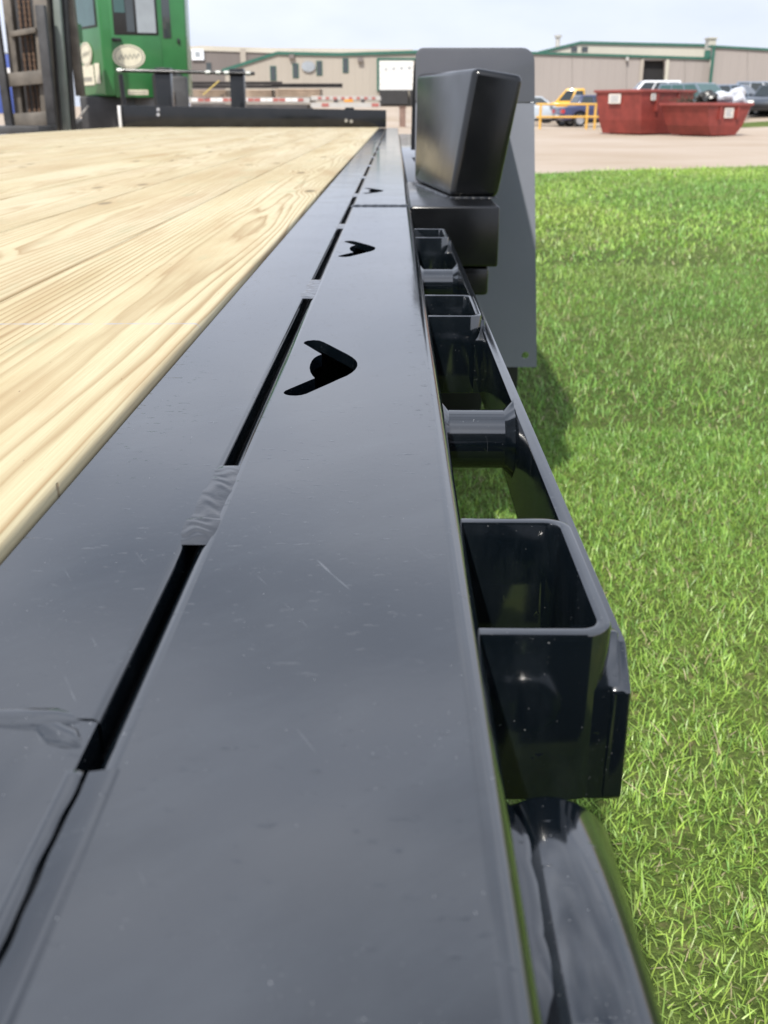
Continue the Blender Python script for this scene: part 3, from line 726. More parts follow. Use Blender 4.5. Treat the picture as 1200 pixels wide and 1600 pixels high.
cr = crown2().build('fender_crown', 'dark_grey_paint', smooth=40); cr.parent = fender; cr.matrix_parent_inverse = Matrix.Identity(4)
sk = MB()
prof = [(FY + 0.005, 0.36), (FY + 0.005, zs), (FY + 0.3, 1.0), (FY + 0.7, 1.0), (FY + 1.0, 0.98), (FY + 1.25, 0.90), (FY + 1.42, 0.73)]
arch = [(FY + 1.30, 0.55), (FY + 1.12, 0.72), (FY + 0.75, 0.80), (FY + 0.38, 0.72), (FY + 0.20, 0.55), (FY + 0.14, 0.36)]
sk.prism_x(prof + arch, 0.292, 0.2955)
sk = sk.build('fender_skirt', 'grey_primer'); sk.parent = fender; sk.matrix_parent_inverse = Matrix.Identity(4)
# wheel under the fender, axle tube, flap stay
wheel = MB().lathe([(0.37, 0.02), (0.385, 0.05), (0.385, 0.17), (0.37, 0.20), (0.22, 0.21), (0.21, 0.18), (0.21, 0.04), (0.22, 0.01)], (0.055, FY + 0.75, 0.385), (1, 0, 0), n=36)
wh = tp(wheel.build('wheel', 'tyre_rubber', smooth=40))
rim = MB().lathe([(0.0001, 0.13), (0.06, 0.13), (0.08, 0.10), (0.16, 0.10), (0.20, 0.18), (0.209, 0.18), (0.209, 0.05), (0.0001, 0.05)], (0.055, FY + 0.75, 0.385), (1, 0, 0), n=30).build('rim', 'rim_alloy', smooth=40)
rim.parent = wh
tp(MB().box(0.19, 0.30, FY + 0.035, FY + 0.05, 0.29, 0.37).build('fender_stay', 'under_steel', bevel=0.002))
# underframe: main beams and cross members
for xx in (-0.62, -2.02):
    b = MB(); b.box(xx - 0.07, xx + 0.07, -0.3, 9.8, 0.60, 0.62); b.box(xx - 0.07, xx + 0.07, -0.3, 9.8, 0.38, 0.40); b.box(xx - 0.01, xx + 0.01, -0.3, 9.8, 0.4, 0.6)
    tp(b.build('main_beam', 'under_steel'))
cm = MB(); cm.box(-2.56, -0.085, -0.03, 0.03, -0.05, 0.05)
cm_me = cm.mesh('cross_member'); cm_me.materials.append(M['under_steel'])
for i in range(24):
    o = link('cross_member', cm_me, None); o.location = (0, -0.2 + i * 0.42, 0.676); tp(o)
tp(MB().cyl((-2.5, FY + 0.75, 0.385), (0.06, FY + 0.75, 0.385), 0.06, n=14).build('axle', 'under_steel', smooth=40))
# far side steel edge
b = MB(); b.box(-2.64, -2.505, -0.35, 9.86, DZ - 0.15, DZ - 0.0005)
tp(b.build('far_edge_channel', 'black_steel', bevel=0.006))
# headboard angle across the front of the deck
hb = MB(); yh = 9.862
hb.hull([(-2.46, yh, DZ + 0.0055), (-0.078, yh, DZ + 0.0035), (-0.078, yh + 0.012, DZ + 0.0035), (-2.46, yh + 0.012, DZ + 0.0055)],
        [(-2.46, yh, DZ + 0.190), (-0.078, yh, DZ + 0.150), (-0.078, yh + 0.012, DZ + 0.150), (-2.46, yh + 0.012, DZ + 0.190)])
hd = tp(hb.build('headboard', 'black_steel', bevel=0.003))
for px, py in ((541, 188.5), (549, 189.5), (247.5, 171), (247.5, 179)):
    p = at(px, py, yh); o = MB().cyl((p.x, yh - 0.010, p.z), (p.x, yh + 0.002, p.z), 0.016, n=6).build('bolt', 'chrome'); o.parent = hd
o = MB().box(-2.485, -2.4605, yh - 0.03, yh + 0.05, DZ + 0.004, DZ + 0.188).build('end_glint', 'tape_white', bevel=0.002); o.parent = hd  # white colour stands in for the bright glint on the headboard's end face
b = MB(); b.box(-2.55, -2.47, yh + 0.06, yh + 1.4, 0.55, 0.75); b.box(-0.40, -0.30, yh + 0.06, yh + 1.4, 0.50, 0.75); b.box(-2.6, 0.03, yh + 0.02, yh + 0.10, 0.42, 0.76)
tp(b.build('gooseneck_frame', 'black_steel'))
for px0, px1, py in ((241, 265, 106), (358, 380, 107)):
    a = at(px0, py, yh + 0.45); c = at(px1, py, yh + 0.45)
    tp(MB().box(a.x, c.x, yh + 0.45, yh + 0.57, 0.50, a.z).build('gooseneck_post', 'black_steel', bevel=0.006))
a = at(186, 110, yh + 0.42); c = at(398, 115, yh + 0.42)
rod = tp(MB().cyl(a, c, 0.016, n=12).build('tie_rod', 'black_steel', smooth=40))
for px in (187, 325, 341, 354, 388):
    p = at(px, 110 + (px - 186) * 5 / 212, yh + 0.42); e = Vector((0.022, 0, 0))
    o = MB().cyl(p - e, p + e, 0.021, n=8).build('rod_nut', 'mast_ram', smooth=30); o.parent = rod
a = at(188, 116, yh + 0.42); c = at(194, 164, yh + 0.42)
tp(MB().cyl(a, c, 0.022, n=10).build('rod_upright', 'black_steel', smooth=40))

# ------------------------------------------------------------------ buildings
def wall_poly(b, pts, Y0, Y1):
    """upright slab whose outline is a list of photo pixels at distance Y0; the last two points reach below the ground"""
    P = [at(x, y, Y0) for x, y in pts]
    return b.prism_y([(p.x, p.z) for p in P], Y0, Y1)
def fbox(name, x0, y0, x1, y1, Y, d, mat, parent, bevel=0.0, proud=0.06):
    """box on a facade: photo rectangle at distance Y, standing out by `proud`, d deep"""
    a = at(x0, y1, Y); c = at(x1, y0, Y)
    o = MB().box(a.x, c.x, Y - proud, Y - proud + d, a.z, c.z).build(name, mat, None, bevel); o.parent = parent
    o.matrix_parent_inverse = parent.matrix_basis.inverted(); return o
def wpart(o, parent):
    o.parent = parent; o.matrix_parent_inverse = parent.matrix_basis.inverted(); return o
def trim(name, pts, Y, th, mat, parent, proud=0.15, deep=0.5):
    b = MB(); P = [at(x, y, Y) for x, y in pts]
    up = [(p.x, p.z) for p in P] + [(p.x, p.z - th) for p in reversed(P)]
    b.prism_y(up, Y - proud, Y - proud + deep)
    return wpart(b.build(name, mat), parent)

YB1 = 90.0
bld = thing('beige_building', 'beige metal building with green roof trim and white dock door', 'building', (-8, YB1, 1.2))
b = MB(); wall_poly(b, [(352, 108), (433, 82), (530, 84), (720, 78), (720, 178), (352, 178)][::-1], YB1, YB1 + 24)
wpart(b.build('wall', 'beige_siding'), bld)
trim('roof_trim', [(347, 108), (433, 80.5), (530, 82.5), (722, 76.5)], YB1, 0.24, 'green_trim', bld)
for px, y0, y1 in ((427, 103, 126), (462, 99, 122), (499, 95, 118), (540, 91, 114)):
    w = fbox('window', px - 4.4, y0, px + 4.4, y1, YB1, 0.2, 'green_trim', bld, proud=0.05)
    a = at(px - 3.3, y1 - 1, YB1); c = at(px + 3.3, y0 + 1, YB1)
    o = MB().box(a.x, c.x, YB1 - 0.07, YB1 - 0.02, a.z, c.z).build('pane', 'window_glass'); o.parent = w
def disc(name, px, py, rx, ry, Y, mat, parent, proud):
    p = at(px, py, Y); q = at(px + rx, py - ry, Y); ax, az = q.x - p.x, q.z - p.z
    ring = [(p.x + ax * math.cos(t), p.z + az * math.sin(t)) for t in [2 * math.pi * i / 28 for i in range(28)]]
    return wpart(MB().prism_y(ring, Y - proud, Y - 0.005).build(name, mat), parent)
disc('oval_sign', 482, 104, 10.5, 8.5, YB1, 'sign_grey', bld, 0.18)
for px, py in ((456, 88), (563, 93)): fbox('wall_lamp', px - 4, py - 3, px + 4, py + 4, YB1, 0.4, 'brown_siding', bld, proud=0.35)
d = fbox('dock_door', 592.5, 94, 646, 140.5, YB1, 0.3, 'white_door', bld, proud=0.06)
for k in range(4):
    o = fbox('door_pane', 600.5 + k * 12.2, 106.5 - k * 0.5, 605.5 + k * 12.2, 109.5 - k * 0.5, YB1, 0.1, 'sign_grey', bld, proud=0.10)
for k in range(1, 5):
    fbox('door_panel_rib', 592.5, 94 + k * 9.3, 646, 94.7 + k * 9.3, YB1, 0.1, 'rail_grey', bld, proud=0.075)
fbox('door_jamb', 589, 92, 592.3, 142, YB1, 0.3, 'green_trim', bld, proud=0.14)
fbox('door_header', 589, 90.5, 650, 93.8, YB1, 0.3, 'green_trim', bld, proud=0.12)
fbox('dock_leveller', 593, 141, 637, 163, YB1, 1.6, 'dock_rubber', bld, proud=0.9)
fbox('dock_bumper', 640, 141, 646, 165, YB1, 0.6, 'dock_rubber', bld, proud=0.5)

YB2 = 112.0
bld = thing('brown_building', 'dark brown metal building with pale roof edge behind the beige one', 'building', (-22, YB2, 1.25))
b = MB(); wall_poly(b, [(297, 76), (390, 80), (640, 82), (640, 176), (297, 176)][::-1], YB2, YB2 + 30)
wpart(b.build('wall', 'brown_siding'), bld)
trim('roof_edge', [(292, 73), (314, 71.5), (420, 75), (645, 77)], YB2, 0.45, 'roof_sheet', bld, deep=1.2)
fbox('pilaster', 377, 76, 384, 112, YB2, 0.4, 'beige_siding', bld, proud=0.2)
s_ = fbox('square_sign', 300.5, 77, 318.5, 94, YB2, 0.3, 'sign_white', bld, proud=0.25)
fbox('sign_mark', 306, 81, 313, 89, YB2, 0.05, 'sign_grey', bld, proud=0.28)
fbox('window', 323, 98, 330, 112, YB2, 0.2, 'window_glass', bld, proud=0.06)

YB3 = 84.0
bld = thing('taupe_warehouse', 'long taupe warehouse with black open doorway behind the red bins', 'building', (22, YB3, 1.1))
b = MB(); wall_poly(b, [(700, 79), (835, 81.5), (1109, 90), (1109, 178), (700, 178)][::-1], YB3 + 0.5, YB3 + 14)
wpart(b.build('back_wall', 'taupe_siding'), bld)
# facade panels one by one, doorway left open
jx = [700, 771, 833, 894, 979, 1001, 1038.5, 1070, 1109.5]
def eave(px): return 79 + (px - 700) * (11.0 / 409)
for k, (x0, x1) in enumerate(zip(jx, jx[1:])):
    bot = 178 if x0 != 1001 else 0
    b = MB(); g = 0.25
    if x0 == 1001: wall_poly(b, [(x0 + g, eave(x0) + .6), (x1 - g, eave(x1) + .6), (x1 - g, 94.5), (x0 + g, 94.5)][::-1], YB3, YB3 + 0.45)
    else: wall_poly(b, [(x0 + g, eave(x0) + .6), (x1 - g, eave(x1) + .6), (x1 - g, 178), (x0 + g, 178)][::-1], YB3, YB3 + 0.45)
    wpart(b.build('wall_panel', 'cream_siding' if False else 'taupe_siding'), bld)
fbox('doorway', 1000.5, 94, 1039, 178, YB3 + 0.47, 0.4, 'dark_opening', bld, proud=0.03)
fbox('door_frame', 999, 92.5, 1001.2, 176, YB3, 0.3, 'beige_siding', bld, proud=0.08)
fbox('door_frame', 1038, 92.5, 1041, 176, YB3, 0.3, 'cream_siding', bld, proud=0.08)
trim('eave_trim', [(698, 78.5), (835, 81), (1110, 89.5)], YB3, 0.17, 'green_trim', bld, deep=0.7)
fbox('wall_lamp', 977, 89, 981, 95, YB3, 0.4, 'rail_grey', bld, proud=0.35)

YB4 = 100.0
bld = thing('cream_hall', 'cream upper hall with green ridge trim rising above the taupe warehouse', 'building', (22, YB4, 1.2))
b = MB(); wall_poly(b, [(842, 82), (907, 66), (1112, 70), (1112, 178), (842, 178)][::-1], YB4, YB4 + 26)
wpart(b.build('wall', 'cream_siding'), bld)
trim('roof_trim', [(836, 81.5), (907, 64.5), (1113, 69)], YB4, 0.22, 'green_trim', bld)
fbox('end_panel', 1100, 70, 1113, 90, YB4, 0.3, 'green_trim', bld, proud=0.1)
for px in (897, 913.5): fbox('window', px - 5, 73, px + 5, 81, YB4, 0.2, 'window_glass', bld, proud=0.06)
p = at(876, 76, YB4 + 1); q = at(876, 56, YB4 + 1)
o = MB().cyl((p.x, YB4 + 3, p.z - 1), (p.x, YB4 + 3, q.z), 0.2, n=14).cyl((p.x, YB4 + 3, q.z), (p.x, YB4 + 3, q.z + 0.18), 0.34, n=14).build('vent_stack', 'rail_grey', smooth=40)
wpart(o, bld)
YB5 = 83.4
bld = thing('far_right_shed', 'plain taupe shed with flat green eave at the right edge', 'building', (32, YB5, 1.0))
for x0, x1 in ((1112.8, 1168), (1168.4, 1250), (1250.4, 1330)):
    b = MB(); wall_poly(b, [(x0, 71.5 + (x0 - 1113) * .055), (x1, 71.5 + (x1 - 1113) * .055), (x1, 178), (x0, 178)][::-1], YB5, YB5 + 0.4)
    wpart(b.build('wall_panel', 'taupe_siding'), bld)
b = MB(); wall_poly(b, [(1114, 72.5), (1330, 84), (1330, 178), (1114, 178)][::-1], YB5 + 0.42, YB5 + 0.55); wpart(b.build('back_wall', 'taupe_siding'), bld)
fbox('downspout', 1108.5, 72, 1113.2, 150, YB5, 0.22, 'green_trim', bld, proud=0.22)
trim('eave_trim', [(1110, 70.5), (1340, 83.5)], YB5, 0.16, 'green_trim', bld, deep=0.8)
b = MB(); a = at(1114, 74, YB5); c = at(1127, 59, YB5)
hv = wpart(MB().box(a.x, c.x, YB5 + 1.2, YB5 + 2.2, a.z - .1, c.z).box(a.x - .08, c.x + .08, YB5 + 1.1, YB5 + 2.3, c.z, c.z + .1).build('roof_unit', 'cream_siding'), bld)

# ------------------------------------------------------------------ waste skips
def skip(name, label, c, rz, L, W, H, fl, mat, fronts):
    t = thing(name, label, 'dumpster', c, rz, 'red waste bins on the gravel')
    def ring(z, s, sl): return [(-L / 2 + sl * fl + s, -W / 2 + sl * 0.16 + s, z), (L / 2 - sl * fl - s, -W / 2 + sl * 0.16 + s, z), (L / 2 - sl * fl - s, W / 2 - sl * 0.16 - s, z), (-L / 2 + sl * fl + s, W / 2 - sl * 0.16 - s, z)]
    b = MB(); lv = [ring(0.06, 0, 1.0), ring(0.35 * H, 0, 0.52), ring(H, 0, 0)] ; inn = [ring(H, 0.05, 0), ring(0.12, 0.05, 1.0)]
    rows = lv + inn; v = [p for r_ in rows for p in r_]
    f = [(3, 2, 1, 0)] + [(i * 4 + j, i * 4 + (j + 1) % 4, (i + 1) * 4 + (j + 1) % 4, (i + 1) * 4 + j) for i in range(4) for j in range(4)] + [(16, 17, 18, 19)]
    b.add(v, f).build('bin_body', mat, t)
    b = MB()
    for (x0, x1, y0, y1) in ((-L / 2 - .06, L / 2 + .06, -W / 2 - .06, -W / 2 + .04), (-L / 2 - .06, L / 2 + .06, W / 2 - .04, W / 2 + .06)): b.box(x0, x1, y0, y1, H - .04, H + .06)
    for (x0, x1) in ((-L / 2 - .06, -L / 2 + .04), (L / 2 - .04, L / 2 + .06)): b.box(x0, x1, -W / 2 + .045, W / 2 - .045, H - .038, H + .058)
    b.build('rim', 'bin_rim', t, bevel=0.012)
    for s in (-1, 1):
        bb = MB().box(-L / 2 + fl + .1, L / 2 - fl - .1, s * W * .28 - .06, s * W * .28 + .06, 0.0, .06); bb.build('skid', 'beam_dark', t)
    for k in range(2):
        x = -L * .2 + k * L * .4
        MB().box(x - .05, x + .05, -W / 2 - .03, -W / 2 + .06, H * .55, H - .05).build('side_rib', mat, t)
    for (x, y, z, w_, h_, ax) in fronts:
        if ax == 'y': o = MB().box(x - w_, x + w_, y - .03, y - .008, z - h_, z + h_)
        else: o = MB().box(x - .03, x - .008, y - w_, y + w_, z - h_, z + h_)
        pl = o.build('placard', 'placard', t)
        for k in range(3):
            zz = z + h_ * (.5 - k * .5)
            if ax == 'y': q = MB().box(x - w_ * .7, x + w_ * (.7 - .3 * (k % 2)), y - .036, y - .031, zz - h_ * .12, zz + h_ * .12)
            else: q = MB().box(x - .036, x - .031, y - w_ * .7, y + w_ * .7, zz - h_ * .12, zz + h_ * .12)
            q.build('print_line', 'sign_grey', pl)
    return t
p = at(1010, 200, 42.6)
skip('waste_skip', 'tall dark red waste bin with cream placard beside the yellow rail', (p.x - .1, 42.9, terrain(42.9, p.x) - .02), R(36), 3.0, 2.3, 1.56, 0.35, 'bin_red',
     [(-1.49, 0.15, 1.30, .30, .17, 'x'), (-.85, -1.15, 1.36, .13, .12, 'y')])
p = at(1103, 200, 40.3)
sk2 = skip('waste_skip', 'low red waste bin heaped with brush and plastic bags', (p.x, 40.6, terrain(40.6, p.x) - .02), R(30), 2.2, 2.3, 1.10, 0.50, 'bin_red', [(.0, -1.125, .82, .22, .17, 'y')])
def lump(name, label, cat, c, r, mat, seed, sq=(1, 1, 1), n=3):
    bm = bmesh.new(); bmesh.ops.create_icosphere(bm, subdivisions=n, radius=1)
    rr = random.Random(seed); k = [Vector((rr.uniform(-3, 3), rr.uniform(-3, 3), rr.uniform(-3, 3))) for _ in range(6)]; ph = [rr.uniform(0, 6) for _ in range(6)]
    for v in bm.verts:
        s = 1 + 0.13 * sum(math.sin(v.co.dot(k[i]) * 1.6 + ph[i]) for i in range(6)) * .7
        v.co = Vector((v.co.x * r * s * sq[0], v.co.y * r * s * sq[1], v.co.z * r * s * sq[2]))
    me = bpy.data.meshes.new(name); bm.to_mesh(me); bm.free()
    o = link(name, me, mat); o.location = c; return tag(o, label, cat)
for px, py, r_, m_, lab, nm, ct, Yq in ((1152, 150, .34, 'bag_plastic', 'clear plastic bag bulging at the right of the low bin', 'plastic_bag', 'bag', 40.6), (1133, 153, .30, 'bag_plastic', 'smaller grey plastic bag against the brush in the low bin', 'plastic_bag', 'bag', 40.3),
                                    (1106, 156, .36, 'bag_black', 'black sack sunk among the brush in the low bin', 'rubbish_sack', 'bag', 40.5)):
    q = at(px, py, Yq); lump(nm, lab, ct, (q.x, Yq, q.z - .05), r_, m_, px, (1, .8, .9))
def brush(px, py, Y, seed):
    t = thing('brush_heap', 'dark tangle of cut brush piled in the low red bin', 'brush', at(px, py + 6, Y)); rr = random.Random(seed); b = MB()
    for k in range(240):
        a = rr.uniform(0, 6.28); e = rr.uniform(0.05, 1.2); L = rr.uniform(.2, .55); p0 = Vector((rr.gauss(0, .32), rr.gauss(0, .2), rr.uniform(-.25, .12)))
        b.cyl(p0, p0 + Vector((math.cos(a) * math.cos(e), math.sin(a) * math.cos(e), math.sin(e) * .8)) * L, .012, .004, n=4, caps=False)
    b.build('twigs', 'brush_waste', t)
brush(1085, 154, 40.7, 5)

# ------------------------------------------------------------------ yellow pipe barrier
t = thing('pipe_barrier', 'yellow pipe guard rail left of the tall red bin', 'barrier', at(890, 195, 50.0) * 1.0)
for x0, x1, y0, y1 in ((838, 952, 163, 163), (838, 952, 183, 182.5)):
    wpart(MB().cyl(at(x0, y0, 50.0), at(x1, y1, 50.0), 0.048, n=10).build('rail', 'yellow_rail', smooth=40), t)
for px in (845.5, 918.5, 931.5):
    a = at(px, 161, 50.0); wpart(MB().cyl((a.x, 50.02, terrain(50.0, a.x) - .1), (a.x, 50.02, a.z), 0.058, n=10).build('post', 'yellow_rail', smooth=40), t)
p = at(629, 168, 46); b_ = MB().box(p.x - .13, p.x + .13, 45.9, 46.16, terrain(46) - .3, p.z).box(p.x - .17, p.x + .17, 45.86, 46.2, p.z, p.z + .05)
tag(b_.build('bollard', 'rust_brown', bevel=0.02), 'rusty brown square bollard in front of the dock door', 'bollard')

# ------------------------------------------------------------------ vehicles
GV = 'vehicles parked behind the bins'
def wheels(t, xs, W, r, mat='rim_alloy'):
    for x in xs:
        for s in (-1, 1):
            y = s * (W / 2 - .11)
            w = MB().lathe([(r * .97, -.10), (r, -.06), (r, .06), (r * .97, .10), (r * .64, .11), (r * .62, -.11)], (x, y, r), (0, 1, 0), n=22).build('wheel', 'tyre_rubber', t, smooth=40)
            MB().lathe([(.001, .05 * s), (r * .2, .07 * s), (r * .5, .05 * s), (r * .615, .09 * s), (r * .615, -.05 * s), (.001, -.05 * s)], (x, y, r), (0, 1, 0), n=18).build('rim', mat, w, smooth=40)
def car(name, label, cat, loc, rz, paint, L=4.6, W=1.8, H=1.45, hood=.86, belt=.92, nose=1.25, tail=.75, roof=(0.40, .98), r=.33, glass='car_glass', bed=False):
    """x forward. nose, tail: lengths of hood and boot; roof: start and end of the roof behind the hood edge as fractions of the cabin"""
    t = thing(name, label, cat, loc, rz, GV)
    f, k = L / 2, -L / 2; cb = f - nose; ce = k + tail
    prof = [(k + .05, .30), (k, .55), (k + .03, belt - .06), (k + .12, belt), (ce, belt + .02), (cb, belt), (f - .35, hood - .06), (f - .06, hood - .22), (f, .48), (f - .06, .26)]
    arch = []
    for wx in (f - .88, k + .92):
        arch += [(wx + (r + .07) * math.cos(a), max(.24, r + (r + .07) * math.sin(a))) for a in [R(q) for q in range(0, 181, 20)]]
    poly = prof + [(k + .05 if False else p[0], p[1]) for p in []]
    low = [(f - .06, .26)] + arch + [(k + .05, .30)]
    poly = prof[1:-1] + low[::1]
    b = MB(); n = len(poly)
    b.hull([(x, -W / 2, z) for x, z in poly], [(x, W / 2, z) for x, z in poly])
    body = b.build('body', paint, t, bevel=0.035, seg=2, smooth=50)
    MB().box(k + .25, f - .25, -W / 2 + .22, W / 2 - .22, .22, .55).build('underbody', 'black_trim', t)
    # greenhouse
    x0, x1 = cb + .10, ce - .12; cl = cb - ce
    r0 = cb - roof[0] * cl * .62; r1 = cb - roof[1] * cl * .92
    wi = W / 2 - .05; wt = W / 2 - .27
    base = [(ce - .02, -wi, belt), (cb, -wi, belt), (cb, wi, belt), (ce - .02, wi, belt)]
    topr = [(r1, -wt, H), (r0, -wt, H), (r0, wt, H), (r1, wt, H)]
    MB().hull(base, topr).build('cabin', paint, t, bevel=0.045, seg=2, smooth=50)
    def pane(nm, q, off, par=t):
        q = [Vector(p) for p in q]; nrm = (q[1] - q[0]).cross(q[3] - q[0]).normalized(); c = sum(q, Vector()) / 4
        if nrm.dot(c - Vector((0, 0, .9))) < 0: nrm = -nrm
        MB().hull([p + nrm * -.01 for p in q], [p + nrm * off for p in q]).build(nm, glass, par)
    def lerp(a, c, u): return tuple(a[i] + (c[i] - a[i]) * u for i in range(3))
    def patch(b0, b1, t1, t0, u0, u1, v0, v1):
        return [lerp(lerp(b0, b1, u0), lerp(t0, t1, u0), v0), lerp(lerp(b0, b1, u1), lerp(t0, t1, u1), v0), lerp(lerp(b0, b1, u1), lerp(t0, t1, u1), v1), lerp(lerp(b0, b1, u0), lerp(t0, t1, u0), v1)]
    pane('windshield', patch(base[1], base[2], topr[2], topr[1], .06, .94, .06, .92), .008)
    pane('rear_window', patch(base[0], base[3], topr[3], topr[0], .08, .92, .12, .9), .008)
    for a_, c_ in ((0, 1), (3, 2)):
        for u0, u1 in ((.06, .33), (.36, .64), (.67, .95)):
            pane('side_window', patch(base[a_], base[c_], topr[c_], topr[a_], u0, u1, .12, .88), .008)
    for s in (-1, 1):
        MB().hull([(f - .20, s * (W / 2 - .08), .58), (f + .015, s * (W / 2 - .42), .56), (f + .015, s * (W / 2 - .10), .56), (f - .15, s * (W / 2 + .008), .58)][:: 1 if s < 0 else 1],
                  [(f - .30, s * (W / 2 - .10), .74), (f - .05, s * (W / 2 - .42), .71), (f - .05, s * (W / 2 - .12), .71), (f - .25, s * (W / 2 + .008), .74)]).build('headlight', 'headlight_lens', t)
        MB().box(k - .008, k + .12, min(s * (W / 2 - .34), s * (W / 2 + .005)), max(s * (W / 2 - .34), s * (W / 2 + .005)), .62, .80).build('taillight', 'taillight_lens', t)
        MB().box(cb - .30, cb - .14, min(s * (W / 2 - .02), s * (W / 2 + .17)), max(s * (W / 2 - .02), s * (W / 2 + .17)), belt + .01, belt + .15).build('mirror', paint, t, bevel=.03)
    MB().box(f - .05, f + .012, -W * .28, W * .28, .36, .56).build('grille', 'black_trim', t, bevel=.01)
    MB().box(k - .012, k + .06, -.26, .26, .42, .54).build('number_plate', 'sign_white', t)
    wheels(t, (f - .88, k + .92), W, r)
    return t
def pickup(name, label, loc, rz, paint, L=5.3, W=1.9, H=1.85):
    t = thing(name, label, 'pickup', loc, rz, GV); f, k = L / 2, -L / 2; r = .37
    arch = []
    for wx in (f - .95, k + 1.1): arch += [(wx + (r + .08) * math.cos(a), max(.34, r + (r + .08) * math.sin(a))) for a in [R(q) for q in range(0, 181, 20)]]
    poly = [(k, .45), (k, 1.12), (f - 1.45, 1.12), (f - .2, 1.04), (f, .9), (f, .42), (f - .06, .36)] + arch + [(k + .05, .40)]
    MB().hull([(x, -W / 2, z) for x, z in poly], [(x, W / 2, z) for x, z in poly]).build('body', paint, t, bevel=.04, seg=2, smooth=50)
    MB().box(k + .25, f - .25, -W / 2 + .24, W / 2 - .24, .32, .7).build('underbody', 'black_trim', t)
    base = [(-.55, -W / 2 + .04, 1.1), (f - 1.40, -W / 2 + .04, 1.1), (f - 1.40, W / 2 - .04, 1.1), (-.55, W / 2 - .04, 1.1)]
    top = [(-.45, -W / 2 + .22, H), (f - 2.05, -W / 2 + .22, H), (f - 2.05, W / 2 - .22, H), (-.45, W / 2 - .22, H)]
    MB().hull(base, top).build('cabin', paint, t, bevel=.05, seg=2, smooth=50)
    def L3(a, c, u): return Vector(a) + (Vector(c) - Vector(a)) * u
    def patch(b0, b1, t1, t0, u0, u1, v0, v1): return [L3(L3(b0, b1, u), L3(t0, t1, u), v) for u, v in ((u0, v0), (u1, v0), (u1, v1), (u0, v1))]
    for nm, b0, b1, t1, t0, u0, u1 in (('windshield', base[1], base[2], top[2], top[1], .07, .93), ('rear_window', base[0], base[3], top[3], top[0], .1, .9), ('side_window', base[0], base[1], top[1], top[0], .05, .42), ('side_window', base[0], base[1], top[1], top[0], .50, .92), ('side_window', base[3], base[2], top[2], top[3], .05, .42), ('side_window', base[3], base[2], top[2], top[3], .50, .92)):
        q = patch(b0, b1, t1, t0, u0, u1, .14, .86); nr = (q[1] - q[0]).cross(q[3] - q[0]).normalized(); c = sum(q, Vector()) / 4
        if nr.dot(c - Vector((.3, 0, 1.3))) < 0: nr = -nr
        MB().hull([p + nr * -.01 for p in q], [p + nr * .008 for p in q]).build(nm, 'car_glass', t)
    MB().box(k + .10, -.62, -W / 2 + .12, W / 2 - .12, 1.122, 1.135).build('bed_liner', 'black_trim', t)
    for s in (-1, 1):
        MB().box(f - .12, f + .012, min(s * (W / 2 - .32), s * (W / 2 + .006)), max(s * (W / 2 - .32), s * (W / 2 + .006)), .72, .92).build('headlight', 'headlight_lens', t)
        MB().box(k - .01, k + .08, min(s * (W / 2 - .16), s * (W / 2 + .006)), max(s * (W / 2 - .16), s * (W / 2 + .006)), .72, 1.02).build('taillight', 'taillight_lens', t)
    MB().box(f - .06, f + .014, -W * .3, W * .3, .62, .92).build('grille', 'black_trim', t)
    MB().box(f - .02, f + .12, -W / 2 + .02, W / 2 - .02, .42, .60).build('bumper', 'black_trim', t, bevel=.03)
    wheels(t, (f - .95, k + 1.1), W, r); return t
def G(px, Y):
    x = at(px, 180, Y).x; return (x, Y, terrain(Y, x) + .005)
car('sedan', 'navy blue sedan half hidden by the tall red bin', 'car', G(940, 55), R(8), 'paint_navy', H=1.46)
pickup('pickup_truck', 'bright yellow pickup truck parked behind the navy sedan', G(899, 64), R(168), 'paint_yellow', L=5.2, H=1.86)
car('hatchback', 'silver hatchback nosing out beside the grey fender', 'car', G(836, 57), R(-10), 'paint_silver', H=1.40, tail=.35)
car('wagon', 'white wagon with roof showing above the tall red bin', 'car', G(1006, 66), R(178), 'paint_white', H=2.02, W=1.85, belt=1.15, hood=1.08, tail=.30, roof=(.42, 1.04), r=.35)
car('suv', 'slate blue sport utility vehicle with greenish windscreen behind the low bin', 'car', G(1090, 55), R(-58), 'paint_slate', L=4.8, W=1.95, H=1.80, belt=1.08, hood=1.08, tail=.25, roof=(.42, 1.06), r=.37, glass='teal_glass')
car('sedan', 'steel blue sedan behind the plastic bags', 'car', G(1146, 59), R(-35), 'paint_steelblue', H=1.52, hood=.92, belt=.98)
car('sedan', 'midnight coloured sedan with pale headlight nearest the right edge', 'car', G(1205, 57), R(-120), 'paint_midnight', H=1.46, hood=.90)
car('hatchback', 'dark hatchback with a pale roof cut off by the right edge', 'car', G(1196, 63), R(-20), 'paint_steelblue', H=1.62, hood=.98, belt=1.02, tail=.3)

# ------------------------------------------------------------------ parked flatbed with steel load behind the headboard
YT = 30.0
t = thing('parked_flatbed', 'parked flatbed with red and white reflective tape behind the headboard', 'trailer', (at(440, 170, YT).x, YT, 0))
def tb(nm, x0, y0, x1, y1, mat, Y=YT, d=1.2, bevel=0.0, proud=0.0):
    a = at(x0, y1, Y); c = at(x1, y0, Y)
    return wpart(MB().box(a.x, c.x, Y - proud, Y + d, a.z, c.z).build(nm, mat, None, bevel), t)
tb('deck_rail', 292, 152.5, 484, 160.5, 'rail_grey', d=2.4)
for k in range(9):
    x = 300 + k * 19.5
    tb('reflector', x, 153.5, x + 9, 158.5, 'tape_red' if k % 2 else 'tape_white', d=.004, proud=.012)
    tb('reflector', x + 9.6, 153.5, x + 18, 158.5, 'tape_white' if k % 2 else 'tape_red', d=.004, proud=.012)
tb('underframe', 300, 163, 480, 171, 'beam_dark', d=2.0)
a = at(487, 190, YT)
